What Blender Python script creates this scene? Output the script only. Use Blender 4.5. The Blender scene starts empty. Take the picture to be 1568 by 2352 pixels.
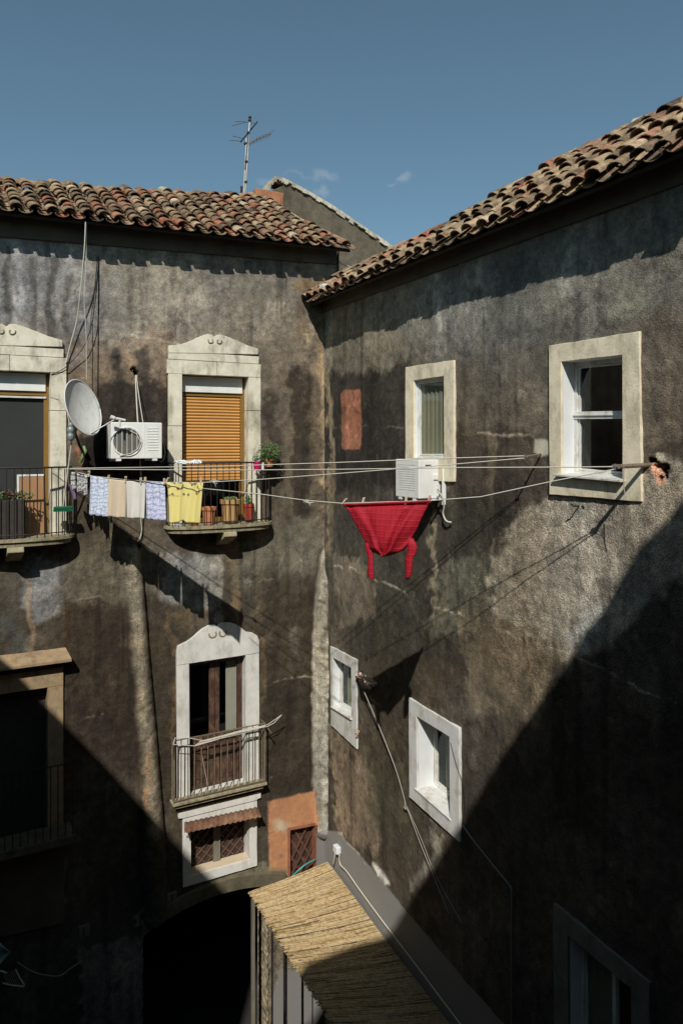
import bpy, bmesh, math, random
import numpy as np
from mathutils import Vector, Matrix
random.seed(7)
rng = np.random.RandomState(7)
R = math.radians
scene = bpy.context.scene
COL = scene.collection
H = 11.6                      # eye height above the courtyard ground
FPX, CX, HY = 1700.0, 784.0, 1020.0   # survey units: focal length, centre, horizon line

# ------------------------------------------------------------------ frames
class Frame:
    def __init__(s, ox, oy, dx, dy):
        n = math.hypot(dx, dy); s.o = (ox, oy); s.d = (dx/n, dy/n); s.v = (-dy/n, dx/n)
        s.ang = math.atan2(dy, dx)
    def world(s, x, y, z):
        return (s.o[0]+s.d[0]*x+s.v[0]*y, s.o[1]+s.d[1]*x+s.v[1]*y, z)
    def px(s, X, Y, w=0.0):
        """where a line of sight meets the plane that lies w in front of this wall -> (x, z above eye)"""
        r = (X-CX)/FPX
        ox, oy = s.o[0]-s.v[0]*w, s.o[1]-s.v[1]*w
        t = (r*oy-ox)/(s.d[0]-r*s.d[1])
        yy = oy+t*s.d[1]
        return t, (HY-Y)/FPX*yy
C0 = (-.3335, 14.5)
DL = (.8768, .4808); DR = (.4808, -.8768)
FL = Frame(C0[0], C0[1], *DL)
FR = Frame(C0[0], C0[1], *DR)
FW = Frame(0, 0, 1, 0)
LIGHT = Vector((.65*.8768-.4808, .65*.4808+.8768, -1.08))

# ------------------------------------------------------------------ materials
MATS = {}
def lin(c):
    c = c/255.
    return c/12.92 if c <= .04045 else ((c+.055)/1.055)**2.4
def rgb(r, g, b, k=1.0): return (lin(r)*k, lin(g)*k, lin(b)*k, 1)
class NT:
    def __init__(s, m):
        s.t = m.node_tree; s.n = s.t.nodes; s.l = s.t.links
        s.b = s.n.get('Principled BSDF')
    def new(s, t, **kw):
        n = s.n.new(t)
        for k, v in kw.items(): setattr(n, k, v)
        return n
    def link(s, a, b): s.l.new(a, b)
    def coord(s): 
        n = s.new('ShaderNodeTexCoord'); return n.outputs['Object']
    def noise(s, scale, detail=4, rough=.55, vec=None, stretch=None):
        n = s.new('ShaderNodeTexNoise'); n.inputs['Scale'].default_value = scale
        n.inputs['Detail'].default_value = detail; n.inputs['Roughness'].default_value = rough
        v = vec or s.coord()
        if stretch:
            mp = s.new('ShaderNodeMapping'); mp.inputs['Scale'].default_value = stretch
            s.link(v, mp.inputs[0]); v = mp.outputs[0]
        s.link(v, n.inputs['Vector']); return n.outputs['Fac']
    def ramp(s, fac, stops):
        n = s.new('ShaderNodeValToRGB'); e = n.color_ramp.elements
        while len(e) < len(stops): e.new(.5)
        for i, (p, c) in enumerate(stops): e[i].position = p; e[i].color = c if len(c) == 4 else (*c, 1)
        s.link(fac, n.inputs[0]); return n.outputs[0]
    def mix(s, fac, a, b, mode='MIX'):
        n = s.new('ShaderNodeMix', data_type='RGBA', blend_type=mode)
        for sock, v in ((n.inputs[0], fac), (n.inputs[6], a), (n.inputs[7], b)):
            if hasattr(v, 'is_output') or hasattr(v, 'links'): s.link(v, sock)
            else: sock.default_value = v
        return n.outputs[2]
    def math(s, op, a, b=0.):
        n = s.new('ShaderNodeMath', operation=op)
        for sock, v in ((n.inputs[0], a), (n.inputs[1], b)):
            if hasattr(v, 'links'): s.link(v, sock)
            else: sock.default_value = v
        return n.outputs[0]
    def bump(s, h, strength=.3, dist=.01):
        n = s.new('ShaderNodeBump'); n.inputs['Distance'].default_value = dist
        if hasattr(strength, 'links'): s.link(strength, n.inputs['Strength'])
        else: n.inputs['Strength'].default_value = strength
        s.link(h, n.inputs['Height']); s.link(n.outputs[0], s.b.inputs['Normal'])
def mat(name, col, rough=.7, metal=0., var=.25, vscale=6., bump=.2, bscale=60., stretch=None, dirt=None, dscale=2.5, damt=.5):
    m = bpy.data.materials.new(name); m.use_nodes = True; t = NT(m)
    b = t.b; b.inputs['Roughness'].default_value = rough; b.inputs['Metallic'].default_value = metal
    c = Vector(col[:3])
    lo = (*(c*(1-var)), 1); hi = (*[min(1, v) for v in c*(1+var)], 1)
    f = t.noise(vscale, 6, .6, stretch=stretch)
    o = t.ramp(f, [(.3, lo), (.7, hi)])
    if dirt:
        d = t.ramp(t.noise(dscale, 8, .7, stretch=(1, 1, .45)), [(.48, (0, 0, 0)), (.7, (damt, damt, damt))])
        o = t.mix(d, o, (*dirt[:3], 1))
    t.link(o, b.inputs['Base Color'])
    if bump: t.bump(t.noise(bscale, 4), bump, .01)
    MATS[name] = m; return m
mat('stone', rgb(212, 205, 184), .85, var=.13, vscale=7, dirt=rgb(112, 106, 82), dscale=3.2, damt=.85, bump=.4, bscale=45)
mat('bright_stone', rgb(224, 212, 184), .85, var=.14, vscale=7, dirt=rgb(124, 114, 86), dscale=3.4, damt=.8, bump=.4, bscale=45)
mat('coping_stone', rgb(190, 182, 164), .9, var=.3, vscale=9, dirt=rgb(104, 94, 76), dscale=3, damt=.8, bump=.6, bscale=20)
mat('gable_plaster', rgb(98, 90, 74), .95, var=.35, vscale=6, dirt=rgb(60, 53, 41), dscale=1.1, damt=.8, bump=.5, bscale=22)
mat('chimney_plaster', rgb(166, 112, 78), .9, var=.2, vscale=5, dirt=rgb(86, 58, 40), dscale=3, damt=.8, bump=.3)
mat('fan_grey', rgb(96, 93, 84), .7, var=.12, vscale=5, bump=0)
mat('pale_stone', rgb(205, 203, 195), .85, var=.09, vscale=6, dirt=rgb(130, 124, 108), dscale=5, damt=.5, bump=.3, bscale=50)
mat('weathered_stone', rgb(160, 150, 120), .9, var=.25, vscale=9, dirt=rgb(70, 62, 45), dscale=5, damt=.7, bump=.5, bscale=40)
mat('rough_stone', rgb(142, 130, 104), .95, var=.45, vscale=9, dirt=rgb(60, 50, 40), dscale=6, damt=.9, bump=.8, bscale=20)
mat('slab_stone', rgb(150, 140, 112), .9, var=.25, vscale=12, dirt=rgb(60, 50, 36), dscale=9, damt=.8, bump=.5, bscale=50)
mat('white_paint', rgb(208, 208, 202), .6, var=.08, vscale=8, dirt=rgb(140, 122, 92), dscale=5, damt=.75, bump=.25, bscale=40)
mat('shade_stone', rgb(112, 110, 102), .9, var=.2, vscale=8, dirt=rgb(60, 58, 50), dscale=3, damt=.7, bump=.4)  # darkened stone for the shaded window and plates, shade put into the colour
mat('dim_stone', rgb(96, 88, 68), .9, var=.3, vscale=9, dirt=rgb(56, 48, 36), dscale=4, damt=.7, bump=.5)  # darker stone for the arch trim and shaded balcony, deepens their shade by colour
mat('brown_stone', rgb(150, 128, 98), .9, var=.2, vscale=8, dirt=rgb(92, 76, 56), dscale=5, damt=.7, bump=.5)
mat('reveal_paint', rgb(214, 216, 214), .6, var=.05, vscale=4, bump=.1)
mat('white_metal', rgb(226, 226, 220), .4, var=.04, vscale=3, dirt=rgb(170, 165, 150), dscale=5, damt=.25, bump=.02)
mat('dish_metal', rgb(206, 206, 200), .45, var=.05, vscale=8, dirt=rgb(150, 145, 130), dscale=12, damt=.4, bump=.05)
mat('steel', rgb(150, 148, 142), .4, .6, var=.15, vscale=20)
mat('black_iron', rgb(34, 32, 30), .6, .2, var=.3, vscale=30, dirt=rgb(80, 52, 34), dscale=18, damt=.5)
mat('grey_iron', rgb(120, 110, 92), .65, .2, var=.3, vscale=30, dirt=rgb(90, 50, 28), dscale=14, damt=.7)
mat('shutter', rgb(194, 142, 76), .5, var=.07, vscale=3, bump=.05)
mat('amber_frame', rgb(128, 96, 42), .45, var=.1, vscale=5, bump=.05)
mat('brown_wood', rgb(62, 40, 30), .7, var=.5, vscale=16, stretch=(1, 1, .2), dirt=rgb(116, 90, 66), dscale=12, damt=.8, bump=.5)
mat('lattice_wood', rgb(92, 62, 48), .7, var=.3, vscale=14, bump=.2)
mat('grey_wood', rgb(110, 104, 90), .8, var=.3, vscale=18, stretch=(1, 1, .15), bump=.3)
mat('dark_wood', rgb(52, 46, 40), .8, var=.3, vscale=10, bump=.3)
mat('board', rgb(150, 112, 76), .7, var=.08, vscale=3, bump=.05)
mat('curtain', rgb(132, 132, 110), .85, var=.08, vscale=3, bump=.1)
mat('pale_curtain', rgb(164, 160, 146), .85, var=.06, vscale=3, bump=.1)
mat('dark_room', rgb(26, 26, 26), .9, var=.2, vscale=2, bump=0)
mat('insect_screen', rgb(46, 48, 46), .9, var=.1, vscale=2, bump=0)
mat('terracotta', rgb(178, 112, 72), .8, var=.18, vscale=12, bump=.2)
mat('red_terracotta', rgb(160, 62, 38), .7, var=.15, vscale=12, bump=.1)
mat('basket', rgb(176, 138, 88), .8, var=.25, vscale=25, stretch=(1, 1, .1), bump=.4)
mat('fuchsia', rgb(178, 22, 86), .4, var=.05, bump=0)
mat('white_plastic', rgb(212, 216, 218), .4, var=.06, vscale=14, bump=.3, bscale=25)
mat('green_plastic', rgb(24, 84, 58), .4, var=.08, bump=0)
mat('insulator', rgb(124, 134, 134), .3, var=.2, vscale=30, bump=.1)
mat('leaf', rgb(72, 96, 46), .6, var=.5, vscale=20, bump=0)
mat('pale_leaf', rgb(112, 136, 84), .6, var=.4, vscale=20, bump=0)
mat('dry_flower', rgb(200, 172, 150), .8, var=.25, vscale=40, bump=0)
mat('pink_flower', rgb(120, 48, 66), .7, var=.3, vscale=40, bump=0)
mat('soil', rgb(44, 34, 26), .95, var=.3, vscale=30)
mat('rope', rgb(190, 186, 172), .8, var=.1, vscale=60, bump=0)
mat('cord', rgb(150, 146, 134), .8, var=.2, vscale=60, bump=0)
mat('black_cable', rgb(34, 32, 30), .6, var=.1, bump=0)
mat('grey_cable', rgb(120, 126, 122), .6, var=.1, bump=0)
mat('peg', rgb(208, 190, 160), .7, var=.15, vscale=30, bump=0)
mat('pink_peg', rgb(214, 150, 140), .7, var=.1, vscale=30, bump=0)
mat('hose', rgb(60, 150, 140), .4, var=.05, bump=0)
mat('teal_cloth', rgb(150, 190, 180), .8, var=.08, bump=.1)
mat('brick', rgb(140, 88, 64), .9, var=.3, vscale=6, dirt=rgb(80, 58, 42), dscale=3, damt=.6, bump=.5, bscale=30)
mat('purple_cloth', rgb(110, 90, 126), .9, var=.15, bump=.1)
mat('beige_cloth', rgb(200, 182, 156), .9, var=.05, vscale=5, bump=.3, bscale=120)
mat('grey_cloth', rgb(204, 200, 190), .9, var=.05, vscale=6, bump=.3, bscale=120)
mat('glyph', rgb(22, 22, 24), .6, var=.05, bump=0)
mat('ground', rgb(92, 86, 78), .95, var=.25, vscale=2, bump=.5, bscale=12)
mat('court_plaster', rgb(92, 84, 72), .95, var=.3, vscale=1.5, dirt=rgb(50, 44, 36), dscale=.7, damt=.8, bump=.4, bscale=30)
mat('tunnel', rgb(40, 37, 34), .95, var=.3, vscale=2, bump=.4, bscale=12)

def m_walls():
    m = bpy.data.materials.new('old_plaster'); m.use_nodes = True; t = NT(m); b = t.b
    b.inputs['Roughness'].default_value = .92; b.inputs['Specular IOR Level'].default_value = .2
    a = t.new('ShaderNodeAttribute'); a.attribute_name = 'tone'
    r = t.new('ShaderNodeAttribute'); r.attribute_name = 'rough'
    co = t.coord()
    n1 = t.noise(9, 10, .78, co); n2 = t.noise(75, 3, .7, co); n3 = t.noise(2.2, 8, .65, co, stretch=(1.6, 1.6, 1.1))
    g1 = t.ramp(n1, [(.34, (.58, .57, .55)), (.66, (1.42, 1.42, 1.4))])
    g2 = t.ramp(n2, [(.32, (.42, .4, .38)), (.5, (1, 1, 1)), (.68, (1.75, 1.72, 1.65))])
    g3 = t.ramp(n3, [(.32, (.66, .66, .68)), (.68, (1.32, 1.28, 1.2))])
    c = t.mix(1., a.outputs['Color'], g1, 'MULTIPLY'); c = t.mix(1., c, g3, 'MULTIPLY')
    f = t.math('ADD', t.math('MULTIPLY', r.outputs['Fac'], .75), .25)
    c2 = t.mix(1., c, g2, 'MULTIPLY'); c = t.mix(f, c, c2)
    k = t.new('ShaderNodeMapRange'); k.inputs[1].default_value = 0; k.inputs[2].default_value = .15; t.link(r.outputs['Fac'], k.inputs[0])
    c = t.mix(k.outputs[0], a.outputs['Color'], c)
    t.link(c, b.inputs['Base Color'])
    v = t.new('ShaderNodeTexVoronoi'); v.inputs['Scale'].default_value = 42; t.link(co, v.inputs['Vector'])
    h = t.math('ADD', t.math('MULTIPLY', v.outputs['Distance'], -.5), t.math('ADD', n2, t.math('MULTIPLY', n1, .8)))
    t.bump(h, t.math('ADD', t.math('MULTIPLY', r.outputs['Fac'], 1.1), .22), .016)
    MATS['old_plaster'] = m
m_walls()
def m_tiles():
    m = bpy.data.materials.new('roof_tile'); m.use_nodes = True; t = NT(m); b = t.b
    b.inputs['Roughness'].default_value = .9; b.inputs['Specular IOR Level'].default_value = .2
    a = t.new('ShaderNodeAttribute'); a.attribute_name = 'tint'
    c = t.ramp(a.outputs['Fac'], [(0, rgb(88, 76, 64)), (.2, rgb(136, 116, 94)), (.42, rgb(180, 158, 128)), (.6, rgb(146, 114, 94)), (.78, rgb(168, 122, 96)), (.9, rgb(164, 102, 78)), (1, rgb(206, 192, 164))])
    n = t.ramp(t.noise(9, 8, .7), [(.36, (.36, .33, .29)), (.6, (.98, .97, .95))])
    c = t.mix(1., c, n, 'MULTIPLY')
    l = t.ramp(t.noise(26, 5, .7), [(.55, (0, 0, 0)), (.7, (.6, .6, .6))])
    c = t.mix(l, c, rgb(150, 142, 108))
    t.link(c, b.inputs['Base Color']); t.bump(t.noise(70, 5, .7), .5, .012)
    MATS['roof_tile'] = m
m_tiles()
def m_glass():
    m = bpy.data.materials.new('window_glass'); m.use_nodes = True; n = m.node_tree.nodes; l = m.node_tree.links
    n.clear(); o = n.new('ShaderNodeOutputMaterial'); mx = n.new('ShaderNodeMixShader')
    tr = n.new('ShaderNodeBsdfTransparent'); tr.inputs[0].default_value = (.93, .94, .93, 1)
    g = n.new('ShaderNodeBsdfGlossy'); g.inputs['Roughness'].default_value = .03; g.inputs[0].default_value = (.8, .85, .88, 1)
    lw = n.new('ShaderNodeLayerWeight'); pw = n.new('ShaderNodeMath'); pw.operation = 'POWER'; pw.inputs[1].default_value = 5; l.new(lw.outputs['Facing'], pw.inputs[0]); f = n.new('ShaderNodeMath'); f.operation = 'MULTIPLY_ADD'; f.inputs[1].default_value = .8; f.inputs[2].default_value = .025; l.new(pw.outputs[0], f.inputs[0])
    l.new(f.outputs[0], mx.inputs[0]); l.new(tr.outputs[0], mx.inputs[1]); l.new(g.outputs[0], mx.inputs[2]); l.new(mx.outputs[0], o.inputs[0])
    MATS['window_glass'] = m
m_glass()
def m_pattern(name, base, line, scale=9., width=.05):
    m = bpy.data.materials.new(name); m.use_nodes = True; t = NT(m); b = t.b
    b.inputs['Roughness'].default_value = .9
    co = t.coord(); nz = t.new('ShaderNodeTexNoise'); nz.inputs['Scale'].default_value = 5; t.link(co, nz.inputs['Vector'])
    wv = t.new('ShaderNodeVectorMath', operation='MULTIPLY_ADD'); t.link(nz.outputs['Color'], wv.inputs[0]); wv.inputs[1].default_value = (.35,)*3; t.link(co, wv.inputs[2])
    v = t.new('ShaderNodeTexVoronoi', feature='DISTANCE_TO_EDGE'); v.inputs['Scale'].default_value = scale; t.link(wv.outputs[0], v.inputs['Vector'])
    v2 = t.new('ShaderNodeTexWave', wave_type='RINGS'); v2.inputs['Scale'].default_value = scale*.35; v2.inputs['Distortion'].default_value = 9; t.link(co, v2.inputs['Vector'])
    f1 = t.ramp(v.outputs['Distance'], [(0, (1, 1, 1)), (width, (0, 0, 0))]); f2 = t.ramp(v2.outputs['Fac'], [(.0, (.8, .8, .8)), (.3, (0, 0, 0))])
    c = t.mix(f1, base, line); c = t.mix(f2, c, line)
    t.link(c, b.inputs['Base Color']); t.bump(t.noise(120, 2), .2, .004)
    MATS[name] = m
m_pattern('blue_pattern', rgb(206, 212, 222), rgb(138, 152, 180), 15, .09)
m_pattern('lilac_pattern', rgb(200, 202, 220), rgb(136, 142, 176), 11, .07)
m_pattern('sock_pattern', rgb(190, 190, 186), rgb(50, 52, 56), 14, .08)
def m_yellow():
    m = bpy.data.materials.new('yellow_cloth'); m.use_nodes = True; t = NT(m); b = t.b; b.inputs['Roughness'].default_value = .9
    co = t.coord(); v = t.new('ShaderNodeTexVoronoi', voronoi_dimensions='2D'); v.inputs['Scale'].default_value = 11; sx = t.new('ShaderNodeSeparateXYZ'); cx = t.new('ShaderNodeCombineXYZ'); t.link(co, sx.inputs[0]); t.link(sx.outputs['X'], cx.inputs['X']); t.link(sx.outputs['Z'], cx.inputs['Y']); t.link(cx.outputs[0], v.inputs['Vector'])
    d = t.ramp(v.outputs['Distance'], [(.23, (1, 1, 1)), (.27, (0, 0, 0))])
    sp = t.new('ShaderNodeSeparateXYZ'); t.link(co, sp.inputs[0])
    k = t.ramp(t.math('ADD', sp.outputs['Z'], 1.0), [(.78, (.0, .0, .0)), (.82, (.85, .85, .85))])
    f = t.mix(1., d, k, 'MULTIPLY')
    t.link(t.mix(f, rgb(216, 202, 126), rgb(92, 78, 44)), b.inputs['Base Color'])
    t.bump(t.noise(100, 2), .2, .004); MATS['yellow_cloth'] = m
m_yellow()
def m_red():
    m = bpy.data.materials.new('red_cloth'); m.use_nodes = True; t = NT(m); b = t.b; b.inputs['Roughness'].default_value = .75
    co = t.coord()
    w1 = t.new('ShaderNodeTexWave', bands_direction='X'); w1.inputs['Scale'].default_value = 4.6; w1.inputs['Distortion'].default_value = .6
    w2 = t.new('ShaderNodeTexWave', bands_direction='Z'); w2.inputs['Scale'].default_value = 4.6; w2.inputs['Distortion'].default_value = .6
    t.link(co, w1.inputs['Vector']); t.link(co, w2.inputs['Vector'])
    a = t.ramp(w1.outputs['Fac'], [(.88, (0, 0, 0)), (.99, (.5, .5, .5))]); c = t.ramp(w2.outputs['Fac'], [(.88, (0, 0, 0)), (.99, (.5, .5, .5))])
    mx = t.mix(1., a, c, 'LIGHTEN')
    t.link(t.mix(mx, rgb(150, 0, 26), rgb(178, 18, 42)), b.inputs['Base Color'])
    t.bump(mx, .7, .01); MATS['red_cloth'] = m
m_red()
def m_reed():
    m = bpy.data.materials.new('reed'); m.use_nodes = True; t = NT(m); b = t.b; b.inputs['Roughness'].default_value = .7
    a = t.new('ShaderNodeAttribute'); a.attribute_name = 'tint'
    c = t.ramp(a.outputs['Fac'], [(0, rgb(84, 64, 40)), (.14, rgb(162, 136, 92)), (.6, rgb(196, 170, 124)), (1, rgb(196, 182, 152))])
    n = t.ramp(t.noise(16, 4, .7), [(.35, (.6, .55, .48)), (.55, (1, 1, 1))])
    t.link(t.mix(1., c, n, 'MULTIPLY'), b.inputs['Base Color']); MATS['reed'] = m
m_reed()
def m_rust():
    m = bpy.data.materials.new('rusty_sheet'); m.use_nodes = True; t = NT(m); b = t.b; b.inputs['Roughness'].default_value = .85
    c = t.ramp(t.noise(5, 8, .7), [(.3, rgb(70, 46, 34)), (.5, rgb(118, 82, 60)), (.66, rgb(142, 110, 84)), (.74, rgb(196, 182, 150))])
    t.link(c, b.inputs['Base Color']); t.bump(t.noise(60), .3, .01); MATS['rusty_sheet'] = m
m_rust()

# ------------------------------------------------------------------ mesh builder
class MB:
    def __init__(s): s.v = []; s.f = []; s.t = []; s.ct = .5
    def add(s, vs, fs):
        o = len(s.v); s.v += [tuple(v) for v in vs]; s.t += [s.ct]*len(vs)
        s.f += [tuple(i+o for i in f) for f in fs]; return s
    def hexa(s, p):      # 8 corners: bottom 4, top 4
        return s.add(p, [(0, 3, 2, 1), (4, 5, 6, 7), (0, 1, 5, 4), (1, 2, 6, 5), (2, 3, 7, 6), (3, 0, 4, 7)])
    def box(s, x0, x1, y0, y1, z0, z1):
        return s.hexa([(x0, y0, z0), (x1, y0, z0), (x1, y1, z0), (x0, y1, z0), (x0, y0, z1), (x1, y0, z1), (x1, y1, z1), (x0, y1, z1)])
    def prism(s, poly, y0, y1):    # poly in (x,z), extruded along y
        n = len(poly)
        return s.add([(x, y0, z) for x, z in poly]+[(x, y1, z) for x, z in poly],
                     [tuple(range(n)), tuple(range(2*n-1, n-1, -1))]+[(i, i+n, (i+1) % n+n, (i+1) % n) for i in range(n)])
    def ring(s, A, B, y0, y1a, y1b, jag=.0045):  # rings of (x,z); front between A and B at y0; sides back to y1a (outer), y1b (inner)
        K = 10; rj = random.Random(len(s.v)+int(A[0][0]*1000))
        def sub(Q, j): return [(Q[i][0]*(1-k/K)+Q[(i+1) % len(Q)][0]*k/K+rj.uniform(-j, j), Q[i][1]*(1-k/K)+Q[(i+1) % len(Q)][1]*k/K+rj.uniform(-j, j)) for i in range(len(Q)) for k in range(K)]
        A, B = sub(A, jag), sub(B, jag*.4)
        n = len(A)
        V = [(x, y0, z) for x, z in A]+[(x, y0, z) for x, z in B]+[(x, y1a, z) for x, z in A]+[(x, y1b, z) for x, z in B]
        F = []
        for i in range(n):
            j = (i+1) % n
            F += [(i, j, n+j, n+i), (i, 2*n+i, 2*n+j, j), (n+i, n+j, 3*n+j, 3*n+i)]
        return s.add(V, F)
    def tube(s, pts, r, seg=6, caps=True):
        pts = [Vector(p) for p in pts]; n = len(pts)
        rs = r if isinstance(r, (list, tuple)) else [r]*n
        V = []; prev = None
        for i, p in enumerate(pts):
            d = (pts[min(i+1, n-1)]-pts[max(i-1, 0)])
            if d.length < 1e-9: d = Vector((0, 0, 1))
            d.normalize()
            if prev is None:
                a = Vector((0, 0, 1)) if abs(d.z) < .9 else Vector((1, 0, 0)); a = d.cross(a).normalized()
            else:
                a = (prev-d*prev.dot(d)); a = a.normalized() if a.length > 1e-6 else d.orthogonal().normalized()
            prev = a; b = d.cross(a)
            for k in range(seg):
                th = 2*math.pi*k/seg; V.append(p+a*math.cos(th)*rs[i]+b*math.sin(th)*rs[i])
        F = []
        for i in range(n-1):
            for k in range(seg):
                F.append((i*seg+k, i*seg+(k+1) % seg, (i+1)*seg+(k+1) % seg, (i+1)*seg+k))
        if caps: F += [tuple(range(seg-1, -1, -1)), tuple((n-1)*seg+k for k in range(seg))]
        return s.add(V, F)
    def lathe(s, cx, cy, prof, seg=20):   # prof [(r,z)]
        V = []
        for r, z in prof:
            for k in range(seg):
                th = 2*math.pi*k/seg; V.append((cx+r*math.cos(th), cy+r*math.sin(th), z))
        F = []
        for i in range(len(prof)-1):
            for k in range(seg):
                F.append((i*seg+k, i*seg+(k+1) % seg, (i+1)*seg+(k+1) % seg, (i+1)*seg+k))
        F.append(tuple(range(seg-1, -1, -1))); F.append(tuple((len(prof)-1)*seg+k for k in range(seg)))
        return s.add(V, F)
    def grid(s, P):      # P[i][j] vertices
        a, b = len(P), len(P[0])
        return s.add([p for r in P for p in r], [(i*b+j, i*b+j+1, (i+1)*b+j+1, (i+1)*b+j) for i in range(a-1) for j in range(b-1)])
    def leaves(s, cx, cy, cz, rx, ry, rz, n, size, rnd):
        for _ in range(n):
            while True:
                p = [rnd.uniform(-1, 1) for _ in range(3)]
                if sum(q*q for q in p) < 1: break
            c = Vector((cx+p[0]*rx, cy+p[1]*ry, cz+p[2]*rz))
            d = Vector((rnd.gauss(0, 1), rnd.gauss(0, 1), rnd.gauss(0, 1))).normalized(); e = d.orthogonal().normalized()
            L = size*rnd.uniform(.6, 1.4)
            s.add([c-d*L, c+e*L*.35, c+d*L, c-e*L*.35], [(0, 1, 2, 3)])
        return s

class Thing:
    """a top-level thing with an origin; builds parts and sub-parts in a wall's frame"""
    def __init__(s, name, label, cat, frame, x, y, z, group=None, kind=None, mesh=None, mat=None, **kw):
        s.fr = frame; s.o = Vector((x, y, z))
        if mesh is None:
            s.ob = bpy.data.objects.new(name, None); s.ob.empty_display_size = .1; COL.objects.link(s.ob)
        else: s.ob = s._mesh(name, mesh, mat, **kw)
        s.ob.location = Vector(frame.world(x, y, z+H)); s.ob.rotation_euler = (0, 0, frame.ang)
        s.ob['label'] = label; s.ob['category'] = cat
        if group: s.ob['group'] = group
        if kind: s.ob['kind'] = kind
    def _mesh(s, name, mb, mat, smooth=False, bevel=0, solid=0, fix=True, attr=None):
        me = bpy.data.meshes.new(name)
        me.from_pydata([(Vector(v)-s.o) for v in mb.v], [], mb.f)
        if attr:
            a = me.attributes.new('tint', 'FLOAT', 'POINT'); a.data.foreach_set('value', mb.t)
        if fix:
            bm = bmesh.new(); bm.from_mesh(me); bmesh.ops.recalc_face_normals(bm, faces=bm.faces); bm.to_mesh(me); bm.free()
        me.materials.append(MATS[mat])
        if smooth: me.shade_smooth()
        ob = bpy.data.objects.new(name, me); COL.objects.link(ob)
        if solid:
            md = ob.modifiers.new('thick', 'SOLIDIFY'); md.thickness = solid; md.offset = 0
        if bevel:
            md = ob.modifiers.new('edge', 'BEVEL'); md.width = bevel; md.segments = 2; md.limit_method = 'ANGLE'; md.angle_limit = R(40)
        return ob
    def part(s, name, mb, mat, parent=None, label=None, kind=None, **kw):
        ob = s._mesh(name, mb, mat, **kw); ob.parent = parent or s.ob
        if label: ob['label'] = label
        if kind: ob['kind'] = kind
        return ob

def seg(fr, pts, w=0.):
    return [fr.px(X, Y, w) for X, Y in pts]

# ------------------------------------------------------------------ numpy noise
def vnoise(x, y, seed):
    xi = np.floor(x).astype(np.int64); yi = np.floor(y).astype(np.int64); xf = x-xi; yf = y-yi
    def h(a, b):
        n = (a*374761393+b*668265263+seed*69069) & 0xffffffff
        n = ((n ^ (n >> 13))*1274126177) & 0xffffffff
        return ((n ^ (n >> 16)) & 0xffff)/65535.
    u = xf*xf*(3-2*xf); v = yf*yf*(3-2*yf)
    return (h(xi, yi)*(1-u)+h(xi+1, yi)*u)*(1-v)+(h(xi, yi+1)*(1-u)+h(xi+1, yi+1)*u)*v
def fbm(x, y, seed, oct=5):
    a = .5; s = 0.; t = 0.
    for i in range(oct):
        s = s+a*vnoise(x*2**i, y*2**i, seed+i*17); t += a; a *= .55
    return s/t

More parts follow.
